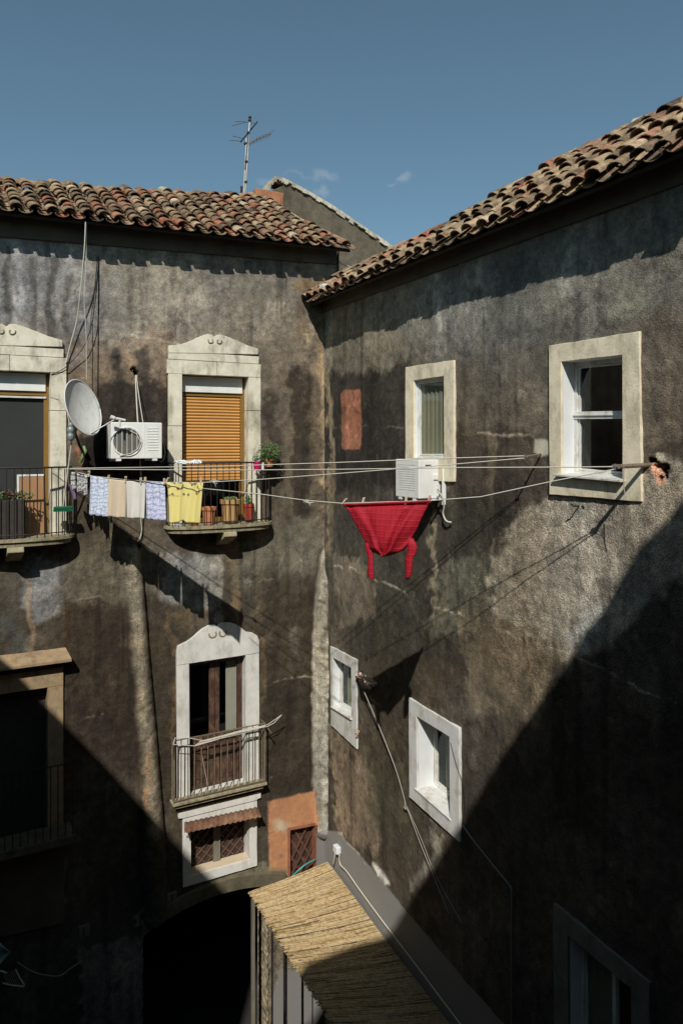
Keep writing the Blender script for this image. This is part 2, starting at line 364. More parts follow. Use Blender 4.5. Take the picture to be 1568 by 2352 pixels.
def build_wall(thing, fr, xs, zs, holes, stamps, bulges, base, Klight, dents=(), cut=None, seed=1):
    """wall surface as a fine grid; holes are (x,z) polygons; stamps are stains, paint patches and painted shade at their place on the wall"""
    X, Z = np.meshgrid(xs, zs, indexing='ij'); nx, nz = X.shape
    # position of each spot in survey units (only used to lay out the stamps)
    wx = fr.o[0]+fr.d[0]*X; wy = fr.o[1]+fr.d[1]*X
    wyc = np.maximum(wy, .5)
    U = CX+FPX*wx/wyc; V = HY-FPX*Z/wyc
    n1 = fbm(X*1.3+5, Z*1.3+9, seed)-.5; n2 = fbm(X*1.3+55, Z*1.3+39, seed+3)-.5
    n3 = fbm(X*7, Z*7, seed+5, 4)-.5; n4 = fbm(X*7+30, Z*7+20, seed+9, 4)-.5
    U2 = U+n1*46+n3*16; V2 = V+n2*60+n4*18
    st = fbm(X*5, Z*.55, seed+20, 5)-.5      # vertical streaking
    mo = fbm(X*1.1, Z*1.0, seed+31, 6)-.5
    col = np.zeros((nx, nz, 3)); 
    for k in range(3):
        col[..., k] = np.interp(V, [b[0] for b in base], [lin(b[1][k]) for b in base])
    rough = np.full((nx, nz), .35)
    for s in stamps:
        kind, pts, rad, c, a = s[:5]; sharp = s[5] if len(s) > 5 else .0
        wj = max(rad*.8, 16 if (kind == 'line' and rad < 6) else 0); UU, VV = (U+n3*wj, V+n4*wj) if sharp else (U2, V2)
        if kind == 'rect':
            x0, y0, x1, y1 = pts
            d = np.maximum(np.maximum(x0-UU, UU-x1), np.maximum(y0-VV, VV-y1)); d = np.maximum(d, 0)
        elif kind == 'poly':
            p = np.array(pts, float); inside = np.zeros(U.shape, bool); d = np.full(U.shape, 1e9)
            m = len(p)
            for i in range(m):
                a0 = p[i]; b0 = p[(i+1) % m]
                cnd = ((a0[1] > VV) != (b0[1] > VV)) & (UU < (b0[0]-a0[0])*(VV-a0[1])/(b0[1]-a0[1]+1e-9)+a0[0]); inside ^= cnd
                e = b0-a0; t = np.clip(((UU-a0[0])*e[0]+(VV-a0[1])*e[1])/(e@e+1e-9), 0, 1)
                d = np.minimum(d, np.hypot(UU-a0[0]-t*e[0], VV-a0[1]-t*e[1]))
            d = np.where(inside, 0, d)
        else:
            p = np.array(pts, float); d = np.full(U.shape, 1e9)
            for i in range(max(1, len(p)-1)):
                a0 = p[i]; b0 = p[min(i+1, len(p)-1)]; e = b0-a0
                t = np.clip(((UU-a0[0])*e[0]+(VV-a0[1])*e[1])/(e@e+1e-9), 0, 1)
                d = np.minimum(d, np.hypot(UU-a0[0]-t*e[0], VV-a0[1]-t*e[1]))
        if sharp: w = np.clip(1-d/rad, 0, 1)
        else: w = np.clip(((1-d/rad)+(n3+n4)*.9+st*.7+mo*.5)*1.35-.1, 0, 1)*(d < rad*1.6)
        w = w*w*(3-2*w)*a
        if kind == 'line' and rad < 6: w = w*np.clip(.45+mo*4+n4*4, .05, .85)
        if c == 'rough': rough = rough*(1-w)+w
        elif c == 'smooth': rough = rough*(1-w)
        else:
            for k in range(3): col[..., k] = col[..., k]*(1-w)+lin(c[k])*w
    smoothm = rough < .12
    dr = np.clip((fbm(X*7.5, Z*.30+3, seed+61, 5)-.57)*7, 0, 1)*np.clip((fbm(X*.8, Z*.7, seed+66, 4)-.38)*5, 0, 1)      # sooty drips
    fl = fbm(X*1.5, Z*1.2, seed+71, 7); flk = np.clip((fl-.56)*26, 0, 1); edge = np.clip(1-np.abs(fl-.56)*70, 0, 1)   # flaked coats
    pale = np.clip((fbm(X*10, Z*.45+9, seed+81, 5)-.62)*8, 0, 1)
    mk = np.where(smoothm, 0, 1)[..., None]
    col = col*(1-.34*dr[..., None]*mk)*(1+.20*flk[..., None]*mk)*(1-.30*edge[..., None]*mk)*(1+.18*pale[..., None]*mk)
    flake_dep = flk*.006
    m = (1+st*.26)*(1+mo*.95)*(1+n3*.45)*(1+n4*.3); m = np.where(smoothm, 1+mo*.1, m)
    warm = (fbm(X*.9+80, Z*.5+12, seed+44, 5)-.5)*np.where(smoothm, 0, 1)
    col *= m[..., None]
    lum = (col[..., 0]*.3+col[..., 1]*.6+col[..., 2]*.1)[..., None]; sat = np.where(smoothm, 1., .84)[..., None]; col[:] = lum+(col-lum)*sat; col[..., 0] *= 1+warm*.16; col[..., 2] *= 1-warm*.26
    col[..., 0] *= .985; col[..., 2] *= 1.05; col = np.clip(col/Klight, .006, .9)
    # relief
    dep = (n1*.05+n3*.012)*np.where(smoothm, .15, 1)+ (fbm(X*14, Z*14, seed+70, 3)-.5)*.03*np.clip(rough-.35, 0, 1)
    dep = dep+np.where(smoothm, 0, flake_dep)
    for b in bulges:   # (axis pts in px, radius m, height m) : half-round chases
        p = np.array([fr.px(*q) for q in b[0]]); d = np.full(U.shape, 1e9); hh = 1
        for i in range(len(p)-1):
            a0 = p[i]; b0 = p[i+1]; e = b0-a0; t = np.clip(((X-a0[0])*e[0]+(Z-a0[1])*e[1])/(e@e), 0, 1)
            r_i = b[1][i]+(b[1][i+1]-b[1][i])*t
            dd = np.hypot(X-a0[0]-t*e[0], Z-a0[1]-t*e[1])/r_i
            d = np.minimum(d, dd)
        dep = dep+np.sqrt(np.clip(1-d*d, 0, 1))*b[2]*(1+n3*.25)
    for (q, r_m, depth) in dents:
        a0 = fr.px(*q); hj = fbm(X*22, Z*22, seed+90, 3)-.5; d = np.hypot(X-a0[0]+n3*r_m*2.2+hj*r_m*1.6, Z-a0[1]+n4*r_m*2.2-hj*r_m*1.2)/r_m
        w = np.clip((1-d)*3, 0, 1); dep = dep-w*depth
        for k in range(3): col[..., k] = col[..., k]*(1-w)+.012*w  # holes also painted near black, standing in for the shade inside them
    keep = np.ones((nx-1, nz-1), bool)
    xc = (X[:-1, :-1]+X[1:, 1:])/2; zc = (Z[:-1, :-1]+Z[1:, 1:])/2
    for h in holes:
        p = np.array(h); inside = np.zeros(xc.shape, bool); mcount = len(p)
        for i in range(mcount):
            a0 = p[i]; b0 = p[(i+1) % mcount]
            inside ^= ((a0[1] > zc) != (b0[1] > zc)) & (xc < (b0[0]-a0[0])*(zc-a0[1])/(b0[1]-a0[1]+1e-9)+a0[0])
        keep &= ~inside
    if cut is not None: keep &= cut(xc, zc)
    idx = np.arange(nx*nz).reshape(nx, nz)
    q = np.stack([idx[:-1, :-1], idx[1:, :-1], idx[1:, 1:], idx[:-1, 1:]], -1)[keep]
    me = bpy.data.meshes.new('wall')
    co = np.stack([X-thing.o.x, -dep-thing.o.y, Z-thing.o.z], -1).reshape(-1, 3)
    me.vertices.add(len(co)); me.vertices.foreach_set('co', co.ravel())
    me.loops.add(q.size); me.loops.foreach_set('vertex_index', q.ravel().astype(np.int32))
    me.polygons.add(len(q)); me.polygons.foreach_set('loop_start', (np.arange(len(q))*4).astype(np.int32))
    me.update(calc_edges=True); me.validate()
    a = me.attributes.new('tone', 'FLOAT_COLOR', 'POINT')
    a.data.foreach_set('color', np.concatenate([col.reshape(-1, 3), np.ones((nx*nz, 1))], 1).ravel().astype(np.float32))
    a = me.attributes.new('rough', 'FLOAT', 'POINT'); a.data.foreach_set('value', rough.ravel().astype(np.float32))
    me.materials.append(MATS['old_plaster']); me.shade_smooth()
    ob = bpy.data.objects.new('wall', me); COL.objects.link(ob); ob.parent = thing.ob
    return ob

# ------------------------------------------------------------------ roof of barrel tiles
def tile_roof(thing, x0, x1, zf, o, tan, blim, pitch, seed, name='roof', ridge=True, jit=1., E=.30, warmth=.2):
    rnd = random.Random(seed); th = math.atan(tan); c, s_ = math.cos(th), math.sin(th)
    m = MB()
    def P(x, b, up):          # b: distance along slope from eave, up: off the slope
        return (x, -o+b*c-up*s_, zf(x)+b*s_+up*c)
    def shell(x, b0, L, r0, r1, up0, up1, flip, yaw, tint):
        m.ct = tint; V = []; n = 7
        for kk, (b, r, up) in enumerate(((b0, r0, up0), (b0+L, r1, up1))):
            for inner in (0, 1):
                rr = r-(.016 if inner else 0)
                for k in range(n):
                    a = math.pi*k/(n-1)
                    dx = -math.cos(a)*rr; h = math.sin(a)*rr*.78
                    if flip: h = -h*.62
                    V.append(P(x+dx+yaw*(b-b0), b, up+h))
        F = []
        for k in range(n-1):
            F += [(k, k+1, 2*n+k+1, 2*n+k), (n+k, 3*n+k, 3*n+k+1, n+k+1), (k, n+k, n+k+1, k+1), (2*n+k, 2*n+k+1, 3*n+k+1, 3*n+k)]
        F += [(0, 2*n, 3*n, n), (n-1, 2*n-1, 4*n-1, 3*n-1)]
        m.add(V, F)
    L = E+.12
    ncol = int((x1-x0)/pitch)
    for i in range(ncol+1):
        x = x0+i*pitch
        colj = rnd.uniform(-.012, .012)
        bl = blim(x)
        if bl <= .05: continue
        nr = max(1, int(math.ceil((bl-.06)/E)))
        for j in range(nr):
            b = j*E+rnd.uniform(-.05, .05)*jit*(.5 if j == 0 else 1)
            def tint():
                t = rnd.random()
                return rnd.choice([rnd.uniform(0, .25), rnd.uniform(.15, .5), rnd.uniform(.15, .45), rnd.uniform(.5, .7)]) if t < 1-warmth else (rnd.uniform(.7, .92) if t < 1-warmth*.35 else rnd.uniform(.92, 1))
            jx = rnd.uniform(-.02, .02)*jit+colj; Lk = L+rnd.uniform(-.02, .02)
            shell(x+pitch/2+jx, b-.02, Lk, pitch*.40, pitch*.45, .050, .030, True, rnd.uniform(-.03, .03), tint())
            if rnd.random() > .012 or j == 0:
                shell(x+jx, b, Lk, pitch*.40, pitch*.33, .075+rnd.uniform(-.005, .035)*jit, .045, False, rnd.uniform(-.1, .1)*jit, tint())
    ob = thing.part(name, m, 'roof_tile', attr=True, fix=False)
    # boarding underneath
    d = MB(); nn = 40; A = []; B = []
    for i in range(nn+1):
        x = x0-.08+(x1-x0+.16)*i/nn; bl = max(blim(x)+.02, .03)
        A.append((P(x, .10, -.055), P(x, bl, -.055))); B.append((P(x, .10, -.10), P(x, bl, -.10)))
    for i in range(nn):
        p = [B[i][0], B[i+1][0], B[i+1][1], B[i][1], A[i][0], A[i+1][0], A[i+1][1], A[i][1]]
        d.hexa(p)
    thing.part('roof_boarding', d, 'dark_wood', ob)
    if ridge:
        g = MB(); xx = x0
        while xx < x1:
            bl = blim(xx)
            if bl > .6:
                b2 = blim(xx+.4); g.ct = rnd.random()
                p0 = Vector(P(xx, bl, .0+rnd.uniform(0, .03))); p1 = Vector(P(xx+.42, b2, .0))
                V = []; n = 7
                for pp, r in ((p0, .105), (p1, .085)):
                    for k in range(n):
                        a = math.pi*k/(n-1); V.append((pp.x, pp.y-math.cos(a)*r, pp.z+math.sin(a)*r))
                g.add(V, [(k, k+1, n+k+1, n+k) for k in range(n-1)]+[tuple(range(n))])
            xx += .36
        thing.part('ridge_tiles', g, 'roof_tile', ob, attr=True, solid=.015, fix=False)
    return ob

def roof_limits(fr, pts, o, zf, tan):
    """roof outline points seen from the eye -> (x along eave, distance up the slope)"""
    out = []
    for X, Y in pts:
        r = (X-CX)/FPX; k = (HY-Y)/FPX
        lo, hi = 0., 14.; 
        def g(w):          # plane at depth w behind the wall; compare z
            x, z = fr.px(X, Y, -w); return z-(zf(x)+tan*(w+o))
        best = None; prev = g(-o+.01); w = -o+.01
        while w < 9:
            w2 = w+.05; cur = g(w2)
            if prev*cur <= 0 and best is None: best = w+.05*abs(prev)/(abs(prev)+abs(cur)+1e-9)
            prev = cur; w = w2
        if best is None: best = 6.
        x, z = fr.px(X, Y, -best); out.append((x, (best+o)/math.cos(math.atan(tan))))
    return sorted(out)
#==SPLIT==
SUN_E, SKY_S, CLOUD = 4.5, .05, (9, 10, 11)
# ================================================================== SETTING
g = MB(); g.add([(-40, -40, -H), (60, -40, -H), (60, 60, -H), (-40, 60, -H)], [(0, 1, 2, 3)])
Thing('ground', 'worn grey courtyard paving at the foot of the walls', 'ground', FW, 0, 0, -H, kind='structure', mesh=g, mat='ground')

KL, KR = .80, .55
FLOOR1 = -1.43
# ------------------------------------------------------------------ LEFT BUILDING
BL = Thing('building', 'grey brown plastered old house with pedimented balcony doors and tiled roof, facing the viewer', 'building', FL, 0, 0, -H)
def rect(x0, x1, z0, z1): return [(x0, z0), (x1, z0), (x1, z1), (x0, z1)]

def pt(X, Y, w=0): return FL.px(X, Y, w)
# --- pedimented balcony door (model measured on the shuttered one)
uL, uR = pt(385, 900)[0], pt(597, 900)[0]; oL, oR = pt(417, 870)[0], pt(568.5, 870)[0]
zLB = pt(492, 863)[1]; zLT = pt(492, 831.5)[1]; zFT = pt(492, 813.5)[1]
PED = [(165, 335), (165, 250), (300, 235), (370, 212), (440, 185), (500, 155), (560, 130), (595, 120), (620, 118), (655, 126), (678, 140), (690, 150), (700, 142), (712, 130), (740, 122), (775, 126), (830, 145), (940, 190), (1060, 245), (1185, 285), (1185, 352)]
PEDU = [pt(352.8+.2*a, 744.8+.2*b) for a, b in PED]
def tilt(u): return (u-oL)*0.0
def pedimented_door(du, dz, label, shuttered):
    """surround is the part; shutter, frames, panes are its sub-parts"""
    zf = FLOOR1+(-.05 if not shuttered else 0)
    m = MB(); y0 = -.045
    zb, zt, zft = zLB+dz, zLT+dz, zFT+dz
    # jambs of two blocks each, lintel of two blocks, frieze and pediment; joints are 4 mm gaps
    for a, b in ((uL, oL), (oR, uR)):
        mid = zb-.62-(.3 if a == uL else 0)
        m.box(a+du, b+du, y0, .26, zf, mid-.004); m.box(a+du+.004, b+du, y0-.004, .26, mid+.004, zb-.003)
    mu = (uL+uR)/2+.02
    m.box(uL-.02+du, mu-.003+du, y0-.006, .26, zb, zt-.004); m.box(mu+.003+du, uR+.0+du, y0-.006, .26, zb+.003, zt-.002)
    m.box(PEDU[0][0]+du, PEDU[-1][0]+.02+du, y0-.012, .02, zt+.003, zft)
    m.prism([(u+du, z+dz+(.004 if i in (0, len(PEDU)-1) else 0)) for i, (u, z) in enumerate(PEDU)], y0-.02, .02)
    s = BL.part('window', m, 'stone', bevel=.006, label=label)
    for sgn in (-1, 1):      # carved scrolls
        sc = MB()
        cx = pt(352.8+.2*690, 775)[0]+du+sgn*.075; cz = PEDU[11][1]+dz-.07
        pts = []
        for k in range(15):
            a = math.pi*(.9+1.35*k/14*1.0); r = .055-.0018*k
            pts.append((cx+sgn*-r*math.cos(a), y0-.028, cz+r*math.sin(a)))
        sc.tube(pts, .012, 5); BL.part('scroll', sc, 'weathered_stone', s)
    a, b = oL+du, oR+du
    bx = MB(); bx.box(a+.03, b-.05, .13, .2, zb-.30, zb-.015)
    BL.part('shutter_box', bx, 'white_metal', s, bevel=.005)
    fr = MB()
    fr.box(a, a+.06, .2, .27, zf, zb); fr.box(b-.075, b, .16, .27, zf, zb); fr.box(a, b, .165, .26, zb-.37, zb-.305)
    fr.box(a+.06, b-.075, .21, .26, zf, zf+.08)
    BL.part('frame', fr, 'amber_frame', s, bevel=.004)
    gl = MB(); gl.box(a+.06, b-.075, .235, .241, zf+.08, zb-.37); BL.part('pane', gl, 'window_glass', s)
    rm = MB(); x0, x1, z0, z1 = a-.3, b+.3, zf-.02, zb+.05
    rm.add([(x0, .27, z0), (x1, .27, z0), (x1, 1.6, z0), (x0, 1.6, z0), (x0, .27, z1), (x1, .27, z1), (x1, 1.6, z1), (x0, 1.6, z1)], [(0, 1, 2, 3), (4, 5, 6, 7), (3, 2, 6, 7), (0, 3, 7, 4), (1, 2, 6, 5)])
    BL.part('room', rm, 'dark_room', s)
    if shuttered:
        zs = pt(492, 1098)[1]; zt2 = zb-.385; n = 26; sh = MB(); P = []
        for i in range(n):
            h0 = zt2-(zt2-zs)*i/n; hh = (zt2-zs)/n
            for f, y in ((0, .205), (.12, .186), (.5, .176), (.85, .186), (.97, .207)):
                P.append((h0-hh*f, y))
        sh.grid([[(a+.075-.0, y, z) for z, y in P], [(b-.08, y, z) for z, y in P]])
        BL.part('roller_shutter', sh, 'shutter', s, smooth=False)
        kb = MB(); kb.box(a+.075, b-.08, .17, .215, zs-.045, zs); BL.part('shutter_rail', kb, 'shutter', s, bevel=.004)
    else:
        sc = MB(); sc.box(a+.06, b-.075, .2, .205, zf+.08, zb-.42); BL.part('insect_screen', sc, 'insect_screen', s)
        rl = MB(); rl.box(a+.0, b-.04, .14, .17, zb-.415, zb-.385); BL.part('screen_rail', rl, 'pale_stone', s)
    return s
win_b = pedimented_door(0, 0, 'pedimented stone balcony door with an orange roller shutter', True)
DU = -(5.664-2.231); DZ = -.075
win_a = pedimented_door(DU, DZ, 'pedimented stone balcony door with a dark insect screen', False)

# --- curved balconies
def balcony(cu, zt, half, w, label, nb=21, rail='black_iron'):
    def plan(k, off=0.):      # k 0..1
        a = math.pi*k; return (cu-(half-off)*math.cos(a)*(1-.0*math.sin(a)), -(w-off)*math.sin(a)**.62)
    N = 36; top = [plan(i/N) for i in range(N+1)]
    m = MB(); n = len(top)
    m.add([(x, y-.0, zt) for x, y in top]+[(x*1+0, y, zt-.05) for x, y in top]+[(cu+(x-cu)*.965, y*.94, zt-.055) for x, y in top]+[(cu+(x-cu)*.95, y*.92, zt-.125) for x, y in top],
          [tuple(range(n))]+[(i, i+1, n*(l+1)+i+1, n*(l+1)+i) if l == 0 else (n*l+i, n*l+i+1, n*(l+1)+i+1, n*(l+1)+i) for l in range(3) for i in range(n-1)]+[tuple(range(4*n-1, 3*n-1, -1))])
    b = BL.part('balcony', m, 'slab_stone', label=label)
    br = MB()
    pr = [(.0, -.125), (-w*.95, -.125), (-w*.97, -.20), (-w*.9, -.23), (-w*.55, -.30), (-w*.2, -.36), (0.0, -.40)]
    k = len(pr)
    br.add([(cu+.07+sx*.12, y, zt+z-.002) for sx in (-1, 1) for y, z in pr], [tuple(range(k)), tuple(range(2*k-1, k-1, -1))]+[(i, i+k, (i+1) % k+k, (i+1) % k) for i in range(k)])
    BL.part('bracket', br, 'weathered_stone', b, bevel=.01)
    rl = MB(); hz = 1.10; o = .045
    pts = [plan(i/48, o) for i in range(49)]
    rl.tube([(x, y, zt+hz) for x, y in pts], .016, 6); rl.tube([(x, y, zt+.06) for x, y in pts], .010, 6)
    L = [0]
    for i in range(48): L.append(L[-1]+math.dist(pts[i], pts[i+1]))
    for j in range(nb+1):
        d = L[-1]*j/nb; i = max(0, min(47, next((q for q in range(49) if L[q] >= d), 48)-1)); f = (d-L[i])/(L[i+1]-L[i])
        x = pts[i][0]+(pts[i+1][0]-pts[i][0])*f; y = pts[i][1]+(pts[i+1][1]-pts[i][1])*f
        rl.tube([(x, y, zt-.01), (x, y, zt+hz)], .0085, 5)
    BL.part('railing', rl, rail, b)
    return b
BW = .47
balcony(-2.17, FLOOR1, 1.0, BW, 'curved stone balcony crowded with flower pots')
balcony(-5.66, -1.47, .99, BW, 'curved stone balcony with a broom and a dark planter')

# --- first-floor door below, straight iron balcony
m = MB()
q = seg(FL, [(404.5, 1497), (407, 1483), (417, 1478), (428, 1473), (439, 1465), (445, 1460), (450, 1455), (463, 1443.5), (478, 1435), (491, 1434), (497.6, 1438), (506, 1430), (528, 1429.5), (540, 1433), (550, 1439), (563, 1450), (578, 1452), (589, 1459), (593, 1470), (593, 1497.8), (562.6, 1503), (433, 1522.6), (404.5, 1527)])
m.prism(q, -.05, .24)
m.prism(seg(FL, [(404.5, 1528), (433, 1523.5), (435, 1838), (406, 1849)]), -.045, .24)
m.prism(seg(FL, [(562.6, 1504), (593, 1499), (595, 1797), (563, 1807)]), -.045, .24)
m.prism(seg(FL, [(435, 1827), (563, 1794), (563, 1812), (435, 1846)]), -.03, .26)
wd = BL.part('window', m, 'pale_stone', bevel=.006, label='pale pedimented door with peeling brown wood leaves')
for sgn in (-1, 1):
    sc = MB(); c = pt(497.6, 1452); pts = []
    for k in range(13):
        a = math.pi*(.95+1.2*k/12); r = .085-.003*k; pts.append((c[0]+sgn*.085-sgn*r*math.cos(a), -.055, c[1]+r*math.sin(a)))
    sc.tube(pts, .016, 5); BL.part('scroll', sc, 'weathered_stone', wd)
a, zt = pt(433, 1522); b_, _ = pt(562.6, 1503); zb = pt(500, 1815)[1]
m = MB()
cM = (a+b_)/2
for x0, x1 in ((a, a+.08), (b_-.10, b_), (cM-.10, cM-.004), (cM+.004, cM+.095)): m.box(x0, x1, .14, .2, zb, zt)
m.box(a+.08, b_-.10, .15, .195, zt-.12, zt-.02)
for x0, x1 in ((a+.08, cM-.10), (cM+.095, b_-.10)):
    m.box(x0, x1, .145, .195, zb, zb+.12); m.box(x0, x1, .145, .195, zb+.85, zb+.97); m.box(x0, x1, .17, .19, zb+.12, zb+.85)
    m.box(x0+.05, x1-.05, .155, .17, zb+.2, zb+.78)
BL.part('door_leaf', m, 'brown_wood', wd, bevel=.006)
gl = MB(); gl.box(a+.08, b_-.10, .168, .174, zb+.97, zt-.12); BL.part('pane', gl, 'window_glass', wd)
cu = MB(); P = [[], []]
for i in range(40):
    x = cM+.095+(b_-.10-cM-.095)*(.40+.60*i/39)
    for k, z in enumerate((zb+.97, zt-.1)): P[k].append((x, .2+.010*math.sin(i*1.1), z))
cu.grid(P); BL.part('curtain', cu, 'pale_curtain', wd, smooth=True)
def room(b, x0, x1, z0, z1, y=.27, d=1.4, par=None, mt='dark_room'):
    rm = MB(); rm.add([(x0, y, z0), (x1, y, z0), (x1, y+d, z0), (x0, y+d, z0), (x0, y, z1), (x1, y, z1), (x1, y+d, z1), (x0, y+d, z1)], [(0, 1, 2, 3), (4, 5, 6, 7), (3, 2, 6, 7), (0, 3, 7, 4), (1, 2, 6, 5)])
    return b.part('room', rm, mt, par)
room(BL, a-.3, b_+.3, zb-.1, zt+.2, par=wd)
# slab and railing
W2 = .27
c0 = pt(398, 1846, W2); c1 = pt(614, 1800, W2); zs = (c0[1]+c1[1])/2
m = MB(); m.box(c0[0], c1[0], -W2, -.05, zs-.045, zs); m.box(c0[0]+.05, c1[0]-.05, -W2+.06, -.05, zs-.12, zs-.047)
bal = BL.part('balcony', m, 'slab_stone', bevel=.006, label='narrow straight balcony with a rusty grey bar railing')
r0 = pt(398, 1700, W2)[1]; r1 = pt(614, 1664, W2)[1]; zr = (r0+r1)/2
m = MB(); x0, x1 = c0[0]+.03, c1[0]-.03
m.box(x0, x1, -W2+.02, -W2+.045, zr-.012, zr); m.box(x0, x1, -W2+.02, -W2+.04, zs+.03, zs+.045)
for x in (x0, x1):
    m.box(x-.01, x+.01, -W2+.03, -.05, zr-.012, zr); m.box(x-.01, x+.01, -W2+.03, -.05, zs+.03, zs+.045)
    for y in (-W2+.11, -W2+.18): m.tube([(x, y, zs-.01), (x, y, zr)], .009, 6)
for i in range(15):
    x = x0+(x1-x0)*i/14; rr = .013 if i in (0, 14) else .0095
    m.tube([(x+random.uniform(-.006, .006), -W2+.032, zs-.01), (x, -W2+.032, zr)], rr, 6)
BL.part('railing', m, 'grey_iron', bal)
# apron and small window beneath
m = MB()
m.prism(seg(FL, [(407.5, 1861), (596, 1818), (596, 1829), (588, 1832), (588, 1834), (418, 1876), (408, 1877)]), -.07, .0)
bp = BL.part('door_apron', m, 'pale_stone', bevel=.006)
OUT = seg(FL, [(418, 1876), (588, 1834), (588, 1985.7), (419, 2035)]); INN = seg(FL, [(436.5, 1892), (570.5, 1858), (570.5, 1971.5), (437, 2009)])
m = MB(); m.ring(OUT, INN, -.05, .02, .26)
w3 = BL.part('window', m, 'pale_stone', label='small pale stone window with brown lattice, under the rusty sheet')
def quadpt(Q, s, t):   # Q = TL,TR,BR,BL ; s right, t up
    tl, tr, br, bl = Q
    return tuple((bl[k]*(1-s)+br[k]*s)*(1-t)+(tl[k]*(1-s)+tr[k]*s)*t for k in (0, 1))
def strips(Q, y, wd, n, ang_pairs, th=.012):
    m = MB()
    for (s0, t0, s1, t1) in ang_pairs:
        p = Vector(quadpt(Q, s0, t0)); q = Vector(quadpt(Q, s1, t1)); d = (q-p).normalized(); nn = Vector((-d.y, d.x))*wd/2
        m.prism([tuple(p-nn), tuple(q-nn), tuple(q+nn), tuple(p+nn)], y, y+th)
    return m
def lattice(Q, y, n, slope=1.3, wd=.028):
    A = []; B = []
    for dirn, L in ((1, A), (-1, B)):
        for i in range(-n, n*2):
            # line t = slope*(s - c)
            c = i/n
            s0, s1 = c, c+1/slope
            a0, a1 = max(0, s0), min(1, s1)
            if a1 <= a0: continue
            p = (a0, slope*(a0-c), a1, slope*(a1-c))
            if dirn < 0: p = (1-p[0], p[1], 1-p[2], p[3])
            L.append(p)
    m = strips(Q, y, wd, n, A); m2 = strips(Q, y+.014, wd, n, B); m.add(m2.v, m2.f); m.t = [0]*len(m.v); return m
BL.part('lattice', lattice(INN, .2, 6, 1.2), 'lattice_wood', w3)
m = MB(); p0 = quadpt(INN, .44, 0); p1 = quadpt(INN, .56, 1); m.box(p0[0], p1[0], .15, .2, p0[1], p1[1]); BL.part('post', m, 'grey_wood', w3, bevel=.004)
m = MB(); m.prism([quadpt(INN, 0, 0), quadpt(INN, 1, 0), quadpt(INN, 1, 1), quadpt(INN, 0, 1)], .235, .25); BL.part('back_board', m, 'dark_wood', w3)
m = MB(); m.prism([quadpt(INN, 0, -.03), quadpt(INN, 1, -.03), quadpt(INN, 1, .02), quadpt(INN, 0, .02)], -.02, .2); BL.part('sill', m, 'beige_cloth', w3)
# rusty sheet over it
aw = Thing('sheet_canopy', 'rusty corrugated metal sheet sheltering the small lattice window', 'canopy', FL, *((lambda p: (p[0], 0, p[1]))(pt(500, 1880))))
P = []
TA, TB = pt(424, 1889, .06), pt(593, 1853, .06); BA, BB = pt(423, 1914, .36), pt(600, 1876, .36)
for i in range(61):
    f = i/60; k = .011*math.sin(i*2*math.pi/4.0)
    row = []
    for g_ in (0, .5, 1):
        x = (TA[0]*(1-f)+TB[0]*f)*(1-g_)+(BA[0]*(1-f)+BB[0]*f)*g_; z = (TA[1]*(1-f)+TB[1]*f)*(1-g_)+(BA[1]*(1-f)+BB[1]*f)*g_
        row.append((x, -(.06+.30*g_), z+k+random.uniform(-.004, .004)*g_))
    P.append(row)
m = MB(); m.grid(P); aw.part('sheet', m, 'rusty_sheet', smooth=True, solid=.004)
for f in (.03, .97):
    m = MB()
    x = TA[0]*(1-f)+TB[0]*f; z = TA[1]*(1-f)+TB[1]*f
    m.tube([(x, -.02, z-.02), (x, -.34, BA[1]*(1-f)+BB[1]*f-.02)], .008, 5); m.tube([(x, -.02, z-.3), (x, -.3, BA[1]*(1-f)+BB[1]*f-.02)], .007, 5)
    aw.part('bracket', m, 'black_iron')
# lattice door beside the corner pier
LD = seg(FL, [(666, 1906.4), (724, 1895.4), (724, 2090), (667, 2110)])
m = MB(); m.ring([(LD[0][0]-.05, LD[0][1]+.05), (LD[1][0]+.02, LD[1][1]+.05), (LD[2][0]+.02, LD[2][1]-.05), (LD[3][0]-.05, LD[3][1]-.05)], LD, -.012, .02, .2)
dl = BL.part('door', m, 'brick', label='narrow reddish lattice door beside the corner pier')
BL.part('lattice', lattice(LD, .1, 3, .55, .035), 'lattice_wood', dl)
m = MB(); m.prism(LD, .17, .19); BL.part('back_board', m, 'brown_wood', dl)
# arched passage
AU0, AU1 = -3.55, -1.22; AC = -2.1
def arch_z(u, up=0.): return -8.17+up-.15*(u-AC)**2
us = [AU0+(AU1-AU0)*i/24 for i in range(25)]
arch_hole = [(AU0, -H), (AU1, -H)]+[(u, arch_z(u)) for u in reversed(us)]
m = MB()
uo = [AU0-.02+(AU1-AU0+.4)*i/28 for i in range(29)]; 
n = 29
V = [(u, -.07, arch_z(u, .24)) for u in uo]+[(u, -.05, arch_z(u, 0)) for u in uo]+[(u, .0, arch_z(u, .26)) for u in uo]+[(u, .45, arch_z(u, 0)) for u in uo]
m.add(V, [(i, i+1, n+i+1, n+i) for i in range(n-1)]+[(i, 2*n+i, 2*n+i+1, i+1) for i in range(n-1)]+[(n+i, n+i+1, 3*n+i+1, 3*n+i) for i in range(n-1)])
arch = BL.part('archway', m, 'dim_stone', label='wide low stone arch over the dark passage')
for ux, sg in ((AU1, -1), (AU0, 1)):
    P = []; rj = random.Random(9)
    for i in range(7):
        P.append([(ux+sg*(rj.uniform(0, .035) if 0 < i < 6 else 0)-(.0 if i else rj.uniform(-.02, .02)), -.05+.5*i/6, -H+(arch_z(ux)+H)*k/60) for k in range(61)])
    m = MB(); m.grid(P); BL.part('jamb', m, 'rough_stone', arch)

